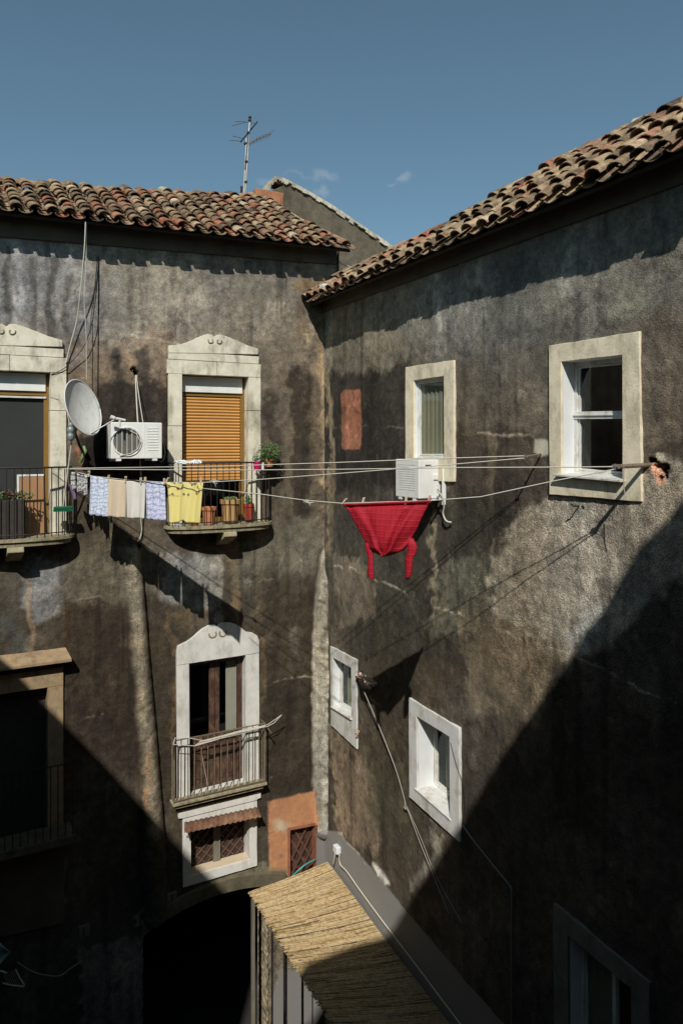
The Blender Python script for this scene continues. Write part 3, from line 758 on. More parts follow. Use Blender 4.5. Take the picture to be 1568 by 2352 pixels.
m = MB(); m.add([(AU0-2, .45, -H+.004), (AU1+1, .45, -H+.004), (AU1+1, 5, -H+.004), (AU0-2, 5, -H+.004), (AU0-2, .45, -7.9), (AU1+1, .45, -7.9), (AU1+1, 5, -7.9), (AU0-2, 5, -7.9)], [(0, 1, 2, 3), (4, 5, 6, 7), (3, 2, 6, 7), (0, 3, 7, 4), (1, 2, 6, 5)])
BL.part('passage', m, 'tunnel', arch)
# --- lower left door with cornice (mostly in shade)
cx1 = pt(166, 1516, .26); cz = pt(150, 1519, .26)[1]
m = MB()
m.add([(-8.2, 0, cz+.16), (cx1[0]-.06, 0, cz+.16), (cx1[0]-.06, 0, cz-.1), (-8.2, 0, cz-.1), (-8.2, -.26, cz+.03), (cx1[0], -.26, cz+.03), (cx1[0], -.26, cz-.02), (-8.2, -.26, cz-.02), (-8.2, -.1, cz-.06), (cx1[0]-.05, -.1, cz-.06)],
      [(0, 1, 5, 4), (4, 5, 6, 7), (7, 6, 9, 8), (8, 9, 2, 3), (1, 2, 9, 6, 5), (0, 4, 7, 8, 3)])
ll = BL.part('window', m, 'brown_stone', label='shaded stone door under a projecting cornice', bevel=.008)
jx0, jx1 = pt(109, 1600)[0], pt(145, 1600)[0]; jz1 = pt(127, 1549)[1]; jz0 = pt(127, 1930)[1]
m = MB(); m.box(jx0, jx1, -.05, .25, jz0, jz1); m.box(-8.0, jx1, -.055, .25, jz1-.18, jz1+.12); m.box(-8.0, -7.6, -.05, .25, jz0, jz1-.18)
BL.part('surround', m, 'brown_stone', ll, bevel=.006)
m = MB(); m.box(-7.6, jx0, .2, .24, jz0, jz1-.18); BL.part('shutter', m, 'dark_wood', ll)
zz = pt(172, 1915, .45)[1]; xe = pt(172, 1915, .45)[0]
m = MB(); m.box(-8.4, xe, -.5, .0, zz-.12, zz)
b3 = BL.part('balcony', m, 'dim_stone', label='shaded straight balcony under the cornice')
zr3 = pt(172, 1749, .45)[1]; m = MB(); m.box(-8.4, xe-.03, -.47, -.445, zr3-.015, zr3); m.box(xe-.045, xe-.02, -.46, 0, zr3-.015, zr3)
x = xe-.03
while x > -8.4: m.tube([(x, -.457, zz), (x, -.457, zr3)], .009, 5); x -= .11
BL.part('railing', m, 'black_iron', b3)
m = MB(); m.prism(seg(FL, [(0, 1975), (148, 1940), (148, 2118), (0, 2150)]), -.03, .0); BL.part('blocked_window', m, 'court_plaster', label='walled-up window in the shade')

# --- wall
def exp(Q, e):
    cx = sum(p[0] for p in Q)/len(Q); cz = sum(p[1] for p in Q)/len(Q)
    return [(p[0]+(e if p[0] > cx else -e), p[1]+(e if p[1] > cz else -e)) for p in Q]
holesL = [exp(rect(oL, oR, FLOOR1, zLB), .05), exp(rect(oL+DU, oR+DU, FLOOR1-.05, zLB+DZ), .05),
          exp([pt(433, 1522), pt(562.6, 1503), pt(563, 1797), pt(435, 1838)], .05),
          exp(INN, .05), exp(LD, .015), arch_hole, rect(-7.65, jx0+.04, jz0+.1, jz1-.15)]
zE = [pt(0, 480, .477), pt(770, 565, .477)]
kz = (zE[1][1]-zE[0][1])/(zE[1][0]-zE[0][0]); zfL = lambda x: zE[0][1]+kz*(x-zE[0][0])-.02
TL_ = .60
stL = [
 ('poly', [(0, 560), (215, 585), (225, 760), (150, 790), (0, 770)], 60, (126, 122, 116), .8),
 ('line', [(20, 580), (20, 760)], 16, (58, 56, 50), .7), ('line', [(75, 600), (80, 800)], 14, (62, 58, 52), .6), ('line', [(120, 610), (118, 770)], 16, (56, 52, 46), .7), ('line', [(160, 640), (150, 790)], 14, (66, 62, 54), .6),
 ('line', [(45, 590), (48, 720)], 12, (158, 156, 152), .7), ('line', [(205, 620), (205, 760)], 16, (138, 134, 134), .7), ('line', [(0, 640), (10, 740)], 16, (134, 134, 134), .7),
 ('poly', [(230, 600), (740, 640), (740, 780), (230, 770)], 50, (124, 114, 98), .55),
 ('poly', [(150, 780), (380, 780), (380, 900), (150, 900)], 30, (112, 92, 70), .6),
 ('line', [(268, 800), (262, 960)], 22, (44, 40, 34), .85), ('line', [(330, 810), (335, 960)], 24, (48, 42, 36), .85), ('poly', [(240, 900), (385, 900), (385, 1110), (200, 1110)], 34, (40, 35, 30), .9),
 ('line', [(300, 800), (300, 880)], 9, (128, 104, 76), .7), ('line', [(372, 800), (372, 900)], 10, (104, 86, 64), .6),
 ('line', [(240, 790), (240, 870)], 8, (120, 100, 74), .5),
 ('line', [(690, 880), (700, 1000), (690, 1180)], 34, (44, 38, 31), .85), ('line', [(630, 900), (635, 1160)], 26, (58, 50, 40), .8), ('line', [(655, 780), (655, 880)], 20, (98, 84, 66), .5),
 ('line', [(734, 650), (738, 1000), (740, 1240)], 15, (138, 116, 84), .8), ('line', [(680, 650), (740, 650)], 22, (128, 102, 64), .8), ('line', [(700, 660), (690, 760)], 24, (92, 74, 48), .55),
 ('line', [(715, 900), (720, 1290)], 14, (96, 82, 62), .6),
 ('poly', [(385, 1290), (480, 1290), (480, 1400), (400, 1390)], 30, (136, 134, 126), .75), ('line', [(540, 1250), (545, 1430)], 18, (120, 98, 66), .75), ('line', [(500, 1300), (500, 1430)], 14, (138, 134, 124), .7),
 ('line', [(590, 1240), (600, 1700)], 16, (110, 96, 72), .55), ('poly', [(560, 1240), (720, 1240), (700, 1330), (560, 1330)], 40, (98, 94, 80), .6),
 ('poly', [(60, 1300), (135, 1300), (130, 1400), (60, 1400)], 26, (126, 127, 124), .7), ('line', [(62, 1330), (70, 1520)], 14, (140, 116, 86), .7), ('line', [(150, 1400), (160, 1500)], 12, (134, 108, 78), .7),
 ('poly', [(170, 1260), (300, 1270), (290, 1380), (150, 1380)], 30, (96, 90, 76), .6), ('line', [(0, 1400), (50, 1480)], 40, (66, 70, 62), .6),
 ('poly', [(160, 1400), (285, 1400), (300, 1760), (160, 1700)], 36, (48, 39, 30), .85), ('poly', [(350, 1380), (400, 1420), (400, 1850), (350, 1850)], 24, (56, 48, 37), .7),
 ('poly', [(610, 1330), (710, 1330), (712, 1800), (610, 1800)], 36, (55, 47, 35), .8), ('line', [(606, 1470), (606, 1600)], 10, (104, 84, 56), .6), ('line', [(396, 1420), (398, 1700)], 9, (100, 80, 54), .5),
 ('line', [(430, 1400), (425, 1440)], 20, (112, 92, 60), .5), ('line', [(680, 1440), (680, 1500)], 14, (84, 80, 62), .7),
 ('line', [(300, 1268), (318, 1500), (335, 1700), (352, 1900)], 26, (140, 129, 106), 1., 1), ('line', [(330, 1720), (336, 1860)], 9, (150, 112, 76), .7), ('line', [(300, 1270), (318, 1500), (335, 1700), (352, 1900)], 22, 'rough', .8),
 ('poly', [(748, 1262), (762, 1268), (769, 1310), (766, 1500), (774, 1905), (722, 1905), (720, 1500), (730, 1340), (738, 1280)], 8, (156, 149, 130), 1., 1), ('line', [(748, 1600), (750, 1900)], 20, (182, 176, 158), .8), ('line', [(752, 1200), (742, 1500), (745, 1900)], 30, 'rough', .7),
 ('line', [(745, 1350), (740, 1500)], 12, (84, 78, 62), .6),
 ('poly', [(190, 2180), (345, 2165), (345, 2420), (190, 2420)], 14, (112, 106, 102), .85), ('line', [(322, 2070), (310, 2130)], 12, (140, 136, 128), .8), ('poly', [(0, 2000), (140, 1970), (140, 2110), (0, 2140)], 10, (100, 96, 88), .7),
 ('line', [(70, 2190), (60, 2352)], 30, (84, 80, 76), .6),
 # thin pale cracks
 ('line', [(210, 765), (300, 768), (380, 782), (440, 800)], 4, (150, 138, 116), .8, 1), ('line', [(660, 780), (700, 768), (740, 775)], 3.5, (150, 138, 116), .7, 1),
 ('line', [(400, 740), (398, 790)], 3.5, (146, 136, 118), .7, 1), ('line', [(60, 740), (85, 715), (115, 735), (110, 780)], 4, (148, 142, 128), .7, 1),
 ('line', [(600, 1575), (640, 1565), (680, 1555), (720, 1553)], 4, (150, 140, 110), .8, 1), ('line', [(620, 1790), (660, 1775), (700, 1768)], 4, (120, 112, 90), .7, 1),
 ('line', [(70, 1390), (140, 1384), (230, 1372)], 3.5, (140, 132, 112), .6, 1), ('line', [(180, 1655), (240, 1640)], 3, (120, 112, 94), .6, 1), ('line', [(560, 1340), (640, 1330)], 3, (130, 124, 104), .5, 1),
 ('line', [(742, 700), (746, 1150)], 3.5, (168, 148, 112), .7, 1), ('line', [(675, 790), (690, 770), (712, 782), (708, 796), (690, 797)], 3.5, (150, 140, 108), .7, 1),
 ('line', [(470, 1000), (540, 1010)], 2, (120, 100, 80), .2, 1),
 ('rect', (231, 1083, 262, 1096), 3, (170, 104, 70), .9, 1), ('poly', [(205, 990), (262, 1000), (262, 1110), (205, 1110)], 20, (26, 23, 20), .9), ('line', [(180, 1030), (186, 1060)], 9, (150, 96, 72), .7, 1),  # dark polygon paints the shade of a recess beside the air conditioner
 ('line', [(742, 2218), (744, 2222)], 6, (90, 80, 66), .8, 1), ('line', [(736, 1770), (748, 1776)], 7, (110, 90, 68), .8, 1), ('line', [(740, 1840), (752, 1842)], 6, (100, 84, 64), .8, 1),
 ('line', [(735, 1380), (742, 1384)], 6, (80, 70, 56), .8, 1), ('line', [(738, 1440), (748, 1444)], 6, (84, 74, 60), .8, 1), ('line', [(732, 1520), (742, 1530)], 7, (84, 74, 60), .8, 1), ('line', [(730, 1600), (736, 1640)], 6, (96, 86, 70), .7, 1),
 # painted patches
 ('poly', [(617, 1843), (722, 1818), (726, 1895), (664, 1908), (665, 2030), (622, 2040)], 5, (162, 116, 82), .95, 1), ('poly', [(620, 1843), (722, 1820), (726, 1895), (664, 1908), (667, 2030), (622, 2040)], 6, 'smooth', .8, 1),
 ('line', [(640, 1895), (652, 1900)], 20, (168, 154, 130), .95, 1), ('line', [(644, 1965), (646, 1967)], 6, (110, 90, 76), .8, 1), ('line', [(617, 1915), (664, 1908)], 4, (70, 62, 50), .8, 1),
 ('poly', [(505, 2020), (600, 1985), (640, 2010), (640, 2030), (520, 2060)], 16, (104, 98, 76), .8),
 ('poly', [(724, 1910), (810, 1910), (810, 2700), (724, 2700)], 4, (112, 109, 103), 1., 1), ('poly', [(722, 1908), (810, 1908), (810, 2700), (722, 2700)], 4, 'smooth', 1., 1),
 ('poly', [(628, 2232), (722, 2205), (722, 2700), (628, 2700)], 4, (112, 109, 103), 1., 1), ('poly', [(626, 2232), (722, 2205), (722, 2700), (626, 2700)], 4, 'smooth', 1., 1),
 ('poly', [(590, 2120), (720, 2090), (720, 2210), (628, 2232), (624, 2700), (590, 2700)], 8, (120, 106, 82), .8), ('poly', [(590, 2120), (720, 2090), (720, 2210), (626, 2232), (626, 2700), (590, 2700)], 8, 'rough', 1.),
 ('line', [(640, 2130), (650, 2200)], 14, (70, 44, 32), .8),
]
bumpL = [([(302, 1275), (318, 1500), (335, 1700), (350, 1900), (356, 2100)], [.17, .19, .2, .21, .22], .17),
         ([(756, 1290), (750, 1400), (748, 1600), (749, 1900)], [.06, .17, .2, .23], .16)]
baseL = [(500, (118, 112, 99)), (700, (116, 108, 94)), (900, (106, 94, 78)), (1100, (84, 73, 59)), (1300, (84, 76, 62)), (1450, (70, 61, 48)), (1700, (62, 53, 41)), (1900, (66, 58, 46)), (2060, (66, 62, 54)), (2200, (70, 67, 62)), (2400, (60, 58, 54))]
xsL = np.concatenate([np.arange(-11, -6.1, .1), np.arange(-6.1, .30, .02)]); zsL = np.concatenate([np.arange(-H, -10.6, .1), np.arange(-10.6, 4.6, .02)])
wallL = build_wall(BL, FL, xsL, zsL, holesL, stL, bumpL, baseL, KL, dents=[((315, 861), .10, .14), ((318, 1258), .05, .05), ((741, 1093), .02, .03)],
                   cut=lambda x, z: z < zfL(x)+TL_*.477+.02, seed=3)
# ledge under the eaves
m = MB(); A = pt(190, 560); B = pt(770, 608); kk = (B[1]-A[1])/(B[0]-A[0])
x0, x1 = -11, B[0]; f = lambda x: A[1]+kk*(x-A[0])
m.hexa([(x0, -.05, f(x0)), (x1, -.05, f(x1)), (x1, .1, f(x1)), (x0, .1, f(x0)), (x0, -.05, zfL(x0)+.18), (x1, -.05, zfL(x1)+.18), (x1, .1, zfL(x1)+.18), (x0, .1, zfL(x0)+.18)])
BL.part('cornice', m, 'court_plaster')
m = MB(); m.box(.285, .30, -.05, 5, -2, zfL(.3)+.22)
BL.part('side_wall', m, 'court_plaster')
limL = roof_limits(FL, [(0, 423), (60, 427), (165, 437), (300, 447), (430, 454), (500, 456), (575, 457), (612, 465), (650, 490), (715, 528), (760, 553), (772, 562)], .477, zfL, TL_)
print('ROOF L', [(round(a, 2), round(b, 2)) for a, b in limL])
lx = [p[0] for p in limL]; lb = [p[1] for p in limL]
blimL = lambda x: float(np.interp(x, lx, lb))
roofL = tile_roof(BL, -6.9, .30, zfL, .477, TL_, blimL, .262, 11, jit=.9, E=.25)

# ------------------------------------------------------------------ RIGHT BUILDING
BR = Thing('building', 'dark grey plastered house wall with plain stone-framed windows, receding on the right', 'building', FR, 0, 0, -H)
def pr(X, Y, w=0): return FR.px(X, Y, w)
def plain_window(outer, inner, label, mat_s, d=.2, mull=None, vmull=None, sill=False, curtain=None, fmat='white_paint', reveal='reveal_paint', fw=.045):
    O = seg(FR, outer); I = seg(FR, inner)
    m = MB(); m.ring(O, I, -.04, .02, .0)
    s = BR.part('window', m, mat_s, bevel=.005, label=label)
    m = MB()
    V = [(x, y, z) for y in (0., d+.03) for x, z in I]; m.add(V, [(i, (i+1) % 4, 4+(i+1) % 4, 4+i) for i in range(4)])
    BR.part('reveal', m, reveal, s)
    def inset(Q, e):
        tl, tr, br, bl = Q; return [(tl[0]+e, tl[1]-e), (tr[0]-e, tr[1]-e), (br[0]-e, br[1]+e), (bl[0]+e, bl[1]+e)]
    m = MB(); J = inset(I, fw); m.ring(I, J, d-.02, d+.04, d+.04); 
    J2 = inset(I, fw+.03)
    m.ring(inset(I, fw+.002), J2, d-.0, d+.03, d+.03)
    if mull:
        for t in mull:
            a = quadpt(I, 0, t-.035); b = quadpt(I, 1, t-.035); c = quadpt(I, 1, t+.03); e = quadpt(I, 0, t+.03)
            m.prism([a, b, c, e], d-.03, d+.035)
            a = quadpt(I, 0, t-.008); b = quadpt(I, 1, t-.008); c = quadpt(I, 1, t+.006); e = quadpt(I, 0, t+.006)
            m.prism([a, b, c, e], d-.045, d-.03)
    if vmull:
        for t in vmull:
            m.prism([quadpt(I, t-.03, 0), quadpt(I, t+.03, 0), quadpt(I, t+.03, 1), quadpt(I, t-.03, 1)], d-.03, d+.035)
    BR.part('frame', m, fmat, s, bevel=.003)
    m = MB(); m.prism(I, d+.012, d+.018); BR.part('pane', m, 'window_glass', s)
    x0 = min(p[0] for p in I)-.2; x1 = max(p[0] for p in I)+.2; z0 = min(p[1] for p in I)-.2; z1 = max(p[1] for p in I)+.2
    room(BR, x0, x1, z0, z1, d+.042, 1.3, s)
    if sill:
        a = quadpt(I, -.06, .02); b = quadpt(I, 1.04, .02); m = MB()
        so = -sill if sill is not True else -.12
        m.add([(a[0], so, a[1]-.02), (b[0], so, b[1]-.02), (b[0], d, b[1]), (a[0], d, a[1]), (a[0], so, a[1]-.045), (b[0], so, b[1]-.045), (b[0], d, b[1]-.045), (a[0], d, a[1]-.045)],
              [(0, 1, 2, 3), (4, 5, 6, 7), (0, 1, 5, 4), (1, 2, 6, 5), (2, 3, 7, 6), (3, 0, 4, 7)])
        BR.part('sill', m, 'white_paint', s, bevel=.004)
    if curtain:
        m = MB()
        for k0, k1 in curtain[1]:
            P = [[], []]
            for i in range(50):
                f = k0+(k1-k0)*i/49
                for j, t in enumerate((.0, 1.)):
                    p = quadpt(I, f, t); P[j].append((p[0], d+.042+.01*math.sin(i*.9)+.006*math.sin(i*2.3), p[1]))
            m.grid(P)
        BR.part('curtain', m, curtain[0], s, smooth=True)
    return O, I
WR = []
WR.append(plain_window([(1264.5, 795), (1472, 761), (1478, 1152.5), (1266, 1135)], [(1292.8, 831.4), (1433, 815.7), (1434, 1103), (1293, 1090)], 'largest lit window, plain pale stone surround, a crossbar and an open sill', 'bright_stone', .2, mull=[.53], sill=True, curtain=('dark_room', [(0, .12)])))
WR.append(plain_window([(935, 843.7), (1046, 827), (1046, 1107), (935, 1101)], [(954, 874), (1023, 864), (1024, 1052), (954, 1051)], 'narrow stone-framed window behind the air conditioner with a drab curtain', 'bright_stone', .05, curtain=('curtain', [(0, 1)]), fw=.03))
WR.append(plain_window([(762, 1483), (822, 1515), (823, 1720), (764, 1665)], [(768, 1510), (810, 1533), (811, 1648), (769, 1622)], 'smallest white window, beside the corner pier', 'white_paint', .12, curtain=('curtain', [(.3, 1)]), sill=.075, fw=.04))
WR.append(plain_window([(942.5, 1601), (1058, 1671), (1059, 1933), (944, 1829)], [(960, 1644), (1036, 1691), (1037, 1878), (961.5, 1812)], 'deep white window just above the shadow edge', 'white_paint', .3, sill=.055, curtain=('curtain', [(.3, 1)]), fw=.05))
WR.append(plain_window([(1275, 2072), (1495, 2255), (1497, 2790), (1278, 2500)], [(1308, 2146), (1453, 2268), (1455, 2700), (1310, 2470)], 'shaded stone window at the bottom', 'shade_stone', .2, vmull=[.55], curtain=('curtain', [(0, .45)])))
O, I = None, None
zE = [pr(722, 688, .45), pr(1568, 336, .45)]
kzr = (zE[1][1]-zE[0][1])/(zE[1][0]-zE[0][0]); zfR = lambda x: zE[0][1]+kzr*(x-zE[0][0])-.02
print('eaveR', zE, 'eaveL', zfL(-6), zfL(0))
TR_ = .80
stR = [
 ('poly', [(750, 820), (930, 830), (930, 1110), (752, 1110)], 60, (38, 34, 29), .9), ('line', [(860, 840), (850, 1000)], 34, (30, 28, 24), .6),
 ('line', [(756, 740), (756, 1260)], 13, (122, 106, 78), .75), ('poly', [(750, 720), (930, 680), (930, 820), (750, 840)], 30, (104, 98, 82), .6),
 ('poly', [(1050, 640), (1568, 420), (1568, 780), (1050, 830)], 60, (86, 84, 76), .5), ('poly', [(1050, 840), (1260, 800), (1260, 1000), (1050, 1000)], 40, (78, 70, 58), .6),
 ('poly', [(1480, 760), (1568, 740), (1568, 1040), (1480, 1040)], 40, (80, 69, 57), .7), ('poly', [(1480, 1020), (1568, 1020), (1568, 1090), (1490, 1100)], 24, (50, 44, 36), .7),
 ('line', [(1010, 640), (1012, 760)], 8, (132, 128, 114), .5), ('line', [(1110, 620), (1110, 720)], 12, (122, 120, 108), .4), ('line', [(1310, 520), (1310, 660)], 20, (118, 116, 106), .4),
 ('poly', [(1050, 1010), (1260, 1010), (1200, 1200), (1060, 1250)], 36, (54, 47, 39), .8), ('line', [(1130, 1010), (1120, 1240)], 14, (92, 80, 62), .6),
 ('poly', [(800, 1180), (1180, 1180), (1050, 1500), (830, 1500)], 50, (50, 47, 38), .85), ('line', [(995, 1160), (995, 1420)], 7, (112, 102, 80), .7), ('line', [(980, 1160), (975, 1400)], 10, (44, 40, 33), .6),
 ('poly', [(775, 1290), (840, 1310), (850, 1420), (800, 1420)], 22, (104, 92, 74), .7), ('poly', [(1040, 1300), (1160, 1300), (1120, 1420), (1000, 1460)], 34, (92, 90, 74), .6),
 ('poly', [(1210, 1180), (1568, 1080), (1568, 1300), (1420, 1420), (1300, 1480), (1160, 1380)], 50, (136, 126, 108), .9), ('poly', [(1170, 1170), (1568, 1080), (1568, 1700), (1300, 1700), (1100, 1400)], 50, 'rough', 1.),
 ('line', [(1370, 1400), (1320, 1460)], 40, (136, 133, 121), .7), ('line', [(1375, 1238), (1395, 1246)], 14, (150, 124, 98), .5),
 ('poly', [(1080, 1400), (1280, 1480), (1220, 1640), (1090, 1600)], 36, (98, 86, 66), .7), ('poly', [(860, 1500), (1000, 1500), (940, 1640), (850, 1600)], 40, (56, 50, 40), .6),
 ('line', [(1030, 1600), (1080, 1640), (1090, 1760)], 26, (62, 56, 46), .7), ('line', [(1110, 1560), (1180, 1640)], 26, (52, 46, 38), .6),
 ('poly', [(785, 1730), (850, 1790), (850, 1950), (790, 1890)], 26, (106, 92, 74), .75), ('poly', [(850, 1700), (930, 1790), (940, 1950), (870, 1900)], 30, (56, 52, 38), .7),
 ('line', [(985, 1850), (990, 2000)], 20, (98, 94, 80), .8), ('line', [(1000, 1930), (960, 2040)], 14, (120, 116, 102), .5),
 ('poly', [(770, 1680), (790, 1700), (800, 1900), (776, 1900)], 12, (110, 96, 76), .6),
 ('line', [(1060, 997), (1080, 995), (1130, 997), (1170, 1003), (1220, 1000), (1240, 1010)], 4.5, (140, 126, 104), .9, 1), ('line', [(1490, 1010), (1568, 1006)], 4, (128, 116, 98), .7, 1),
 ('line', [(800, 1302), (850, 1325), (900, 1345), (990, 1395), (1060, 1412), (1110, 1430), (1200, 1470), (1300, 1500), (1390, 1540), (1480, 1590), (1568, 1620)], 4.5, (150, 140, 116), .8, 1),
 ('line', [(760, 985), (800, 978), (930, 985)], 3.5, (110, 98, 78), .6, 1), ('line', [(840, 1600), (870, 1620)], 4, (120, 112, 90), .6, 1), ('line', [(770, 1300), (790, 1305)], 4, (170, 160, 140), .7, 1),
 ('poly', [(1228, 1010), (1255, 1012), (1258, 1040), (1240, 1046), (1228, 1036)], 6, (150, 146, 128), 1., 1), ('poly', [(1228, 1010), (1255, 1012), (1258, 1040), (1240, 1046), (1228, 1036)], 6, 'smooth', .8, 1),
 ('poly', [(786, 905), (793, 898), (825, 897), (829, 903), (829, 1020), (824, 1030), (788, 1030)], 4, (122, 76, 52), 1., 1), ('poly', [(786, 905), (829, 900), (829, 1028), (788, 1030)], 4, 'smooth', .6, 1),
 ('poly', [(1496, 1070), (1508, 1060), (1522, 1092), (1526, 1112), (1512, 1108)], 5, (176, 122, 92), .9, 1), ('poly', [(1508, 1042), (1522, 1044), (1526, 1056), (1512, 1056)], 5, (140, 134, 112), .9, 1),
 ('poly', [(1318, 1158), (1345, 1158), (1335, 1180), (1322, 1178)], 6, (120, 118, 98), .9, 1),
 ('poly', [(722, 1908), (778, 1912), (850, 1995), (935, 2097), (1062, 2247), (1160, 2356), (1400, 2640), (1400, 3400), (700, 3400), (700, 1908)], 4, (103, 101, 95), 1., 1),
 ('poly', [(720, 1906), (778, 1910), (850, 1993), (935, 2095), (1062, 2245), (1160, 2354), (1400, 2640), (1400, 3400), (700, 3400), (700, 1906)], 4, 'smooth', 1., 1),
 ('line', [(858, 1985), (872, 2005), (888, 2028)], 11, (176, 174, 168), .9, 1), ('line', [(782, 1915), (830, 1970), (860, 2005)], 4, (160, 150, 134), .9, 1),
]
bumpR = []
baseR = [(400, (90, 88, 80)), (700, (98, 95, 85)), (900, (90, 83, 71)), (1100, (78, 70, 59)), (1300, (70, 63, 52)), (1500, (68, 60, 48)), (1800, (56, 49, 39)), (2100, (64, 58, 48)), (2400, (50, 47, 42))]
holesR = [exp([w[1][0], w[1][1], w[1][2], w[1][3]], .02) for w in WR]
xsR = np.concatenate([np.arange(-.02, 8.3, .02), np.arange(8.3, 17, .15)]); zsR = np.concatenate([np.arange(-H, -9.8, .06), np.arange(-9.8, 3.6, .02)])
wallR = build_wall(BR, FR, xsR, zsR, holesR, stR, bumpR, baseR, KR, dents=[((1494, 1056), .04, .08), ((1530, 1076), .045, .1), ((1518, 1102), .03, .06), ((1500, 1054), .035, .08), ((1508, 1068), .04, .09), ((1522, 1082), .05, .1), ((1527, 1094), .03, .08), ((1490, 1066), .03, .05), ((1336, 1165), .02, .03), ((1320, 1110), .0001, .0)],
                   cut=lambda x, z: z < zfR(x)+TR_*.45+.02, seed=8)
m = MB(); A = pr(741, 719); B = pr(1568, 424); kk2 = (B[1]-A[1])/(B[0]-A[0]); f = lambda x: A[1]+kk2*(x-A[0]); x0, x1 = -.0, 17
m.hexa([(x0, -.05, f(x0)), (x1, -.05, f(x1)), (x1, .1, f(x1)), (x0, .1, f(x0)), (x0, -.05, zfR(x0)+.2), (x1, -.05, zfR(x1)+.2), (x1, .1, zfR(x1)+.2), (x0, .1, zfR(x0)+.2)])
BR.part('cornice', m, 'court_plaster')
limR = roof_limits(FR, [(722, 680), (770, 650), (832, 616), (909, 587), (975, 556), (1035, 527), (1100, 491), (1162, 454), (1225, 420), (1283, 390), (1345, 356), (1399, 327), (1480, 289), (1568, 249)], .45, zfR, TR_)
print('ROOF R', [(round(a, 2), round(b, 2)) for a, b in limR])
rx = [p[0] for p in limR]; rb = [p[1] for p in limR]
blimR = lambda x: float(np.interp(x, rx, rb))
roofR = tile_roof(BR, .10, 12.5, zfR, .45, TR_, blimR, .275, 23, jit=1.2, E=.29, warmth=.10)
# old lower fragment of tiles at the valley end
m = MB(); 
for i in range(11):
    f = i/10; p = FR.px(724+(812-724)*f, 686-(686-640)*f, .50)
    m.ct = random.random()*.5+.4; V = []
    for b, r in ((0, .06), (.22, .05)):
        for k in range(6):
            a = math.pi*k/5; V.append((p[0]-math.cos(a)*r, -.5+b, p[1]-.0+math.sin(a)*r*.9+b*.5))
    m.add(V, [(k, k+1, 7+k, 6+k) for k in range(5)]+[tuple(range(6))])
    m.add([(v[0], v[1]+.0, v[2]-.012) for v in V], [(k, k+1, 7+k, 6+k) for k in range(5)])
BR.part('tile_fragment', m, 'roof_tile', roofR, attr=True, fix=False)
m = MB(); p = FR.px(741, 660, .42); m.box(p[0]-.09, p[0]+.1, -.46, -.2, p[1]-.04, p[1]+.06); BR.part('mortar_lump', m, 'pale_stone', roofR, bevel=.03)

# ------------------------------------------------------------------ gable behind
FG = Frame(C0[0]-DL[0]*0+(-.4808)*2.6, C0[1]+.8768*2.6, *DL)
BG = Thing('building', 'rough grey gable with a sloping white-edged coping behind both roofs', 'building', FG, 0, 0, -H)
gp = [(652, 700), (652, 425), (625, 417), (632, 409), (647, 412), (668, 420), (705, 441), (760, 473), (820, 515), (870, 547), (908, 572), (960, 610), (960, 800)]
G = [FG.px(*p) for p in gp]
poly = [(G[0][0]-.6, -1), (G[-1][0]+4, -1), (G[-1][0]+4, G[-3][1]-1.5)]+[g_ for g_ in reversed(G[1:-1])]+[(G[1][0]-.6, G[1][1]-.35)]
m = MB(); m.prism(poly, 0, .4); BG.part('wall', m, 'gable_plaster')
m = MB(); cp = [FG.px(*p) for p in [(618, 424), (625, 413), (632, 406), (647, 409), (668, 418), (705, 439), (760, 471), (820, 512), (870, 545), (910, 573)]]
for i in range(len(cp)-1):
    (x0, z0), (x1, z1) = cp[i], cp[i+1]
    for q in range(6):
     xa, xb = x0+(x1-x0)*q/6, x0+(x1-x0)*(q+1)/6; za, zb_ = z0+(z1-z0)*q/6, z0+(z1-z0)*(q+1)/6; e = random.uniform(.05, .13); k_ = random.uniform(-.02, .02)
     m.hexa([(xa, -.05+k_, za-e), (xb, -.05+k_, zb_-e), (xb, .45, zb_-e), (xa, .45, za-e), (xa, -.05+k_, za+k_), (xb, -.05+k_, zb_+k_*.5), (xb, .45, zb_+k_*.5), (xa, .45, za+k_)])
    continue
    m.hexa([(x0, -.07, z0-.13), (x1, -.07, z1-.13), (x1, .45, z1-.13), (x0, .45, z0-.13), (x0, -.07, z0), (x1, -.07, z1), (x1, .45, z1), (x0, .45, z0)])
cpb = BG.part('coping', m, 'coping_stone')
m = MB()
for i in range(2, len(cp)-1):
    for k in range(3):
        f = k/3; x = cp[i][0]*(1-f)+cp[i+1][0]*f; z = cp[i][1]*(1-f)+cp[i+1][1]*f
        if i < 5 and random.random() < .5: continue
        m.ct = random.uniform(.2, .9); V = []
        for bx, r in ((0, .08), (.26, .06)):
            dz = (cp[i+1][1]-cp[i][1])/(cp[i+1][0]-cp[i][0])*bx
            for q_ in range(6):
                a = math.pi*q_/5; V.append((x+bx, .16-math.cos(a)*r, z+dz+math.sin(a)*r*.5-.02))
        m.add(V, [(j, j+1, 7+j, 6+j) for j in range(5)]+[tuple(range(6))])
BG.part('coping_tiles', m, 'roof_tile', cpb, attr=True, solid=.015, fix=False)
m = MB(); a = FG.px(588, 446, .35); b = FG.px(651, 443, .35); m.box(a[0], b[0], -.35, .6, 1, b[1]); ch = BG.part('chimney', m, 'chimney_plaster', bevel=.01)

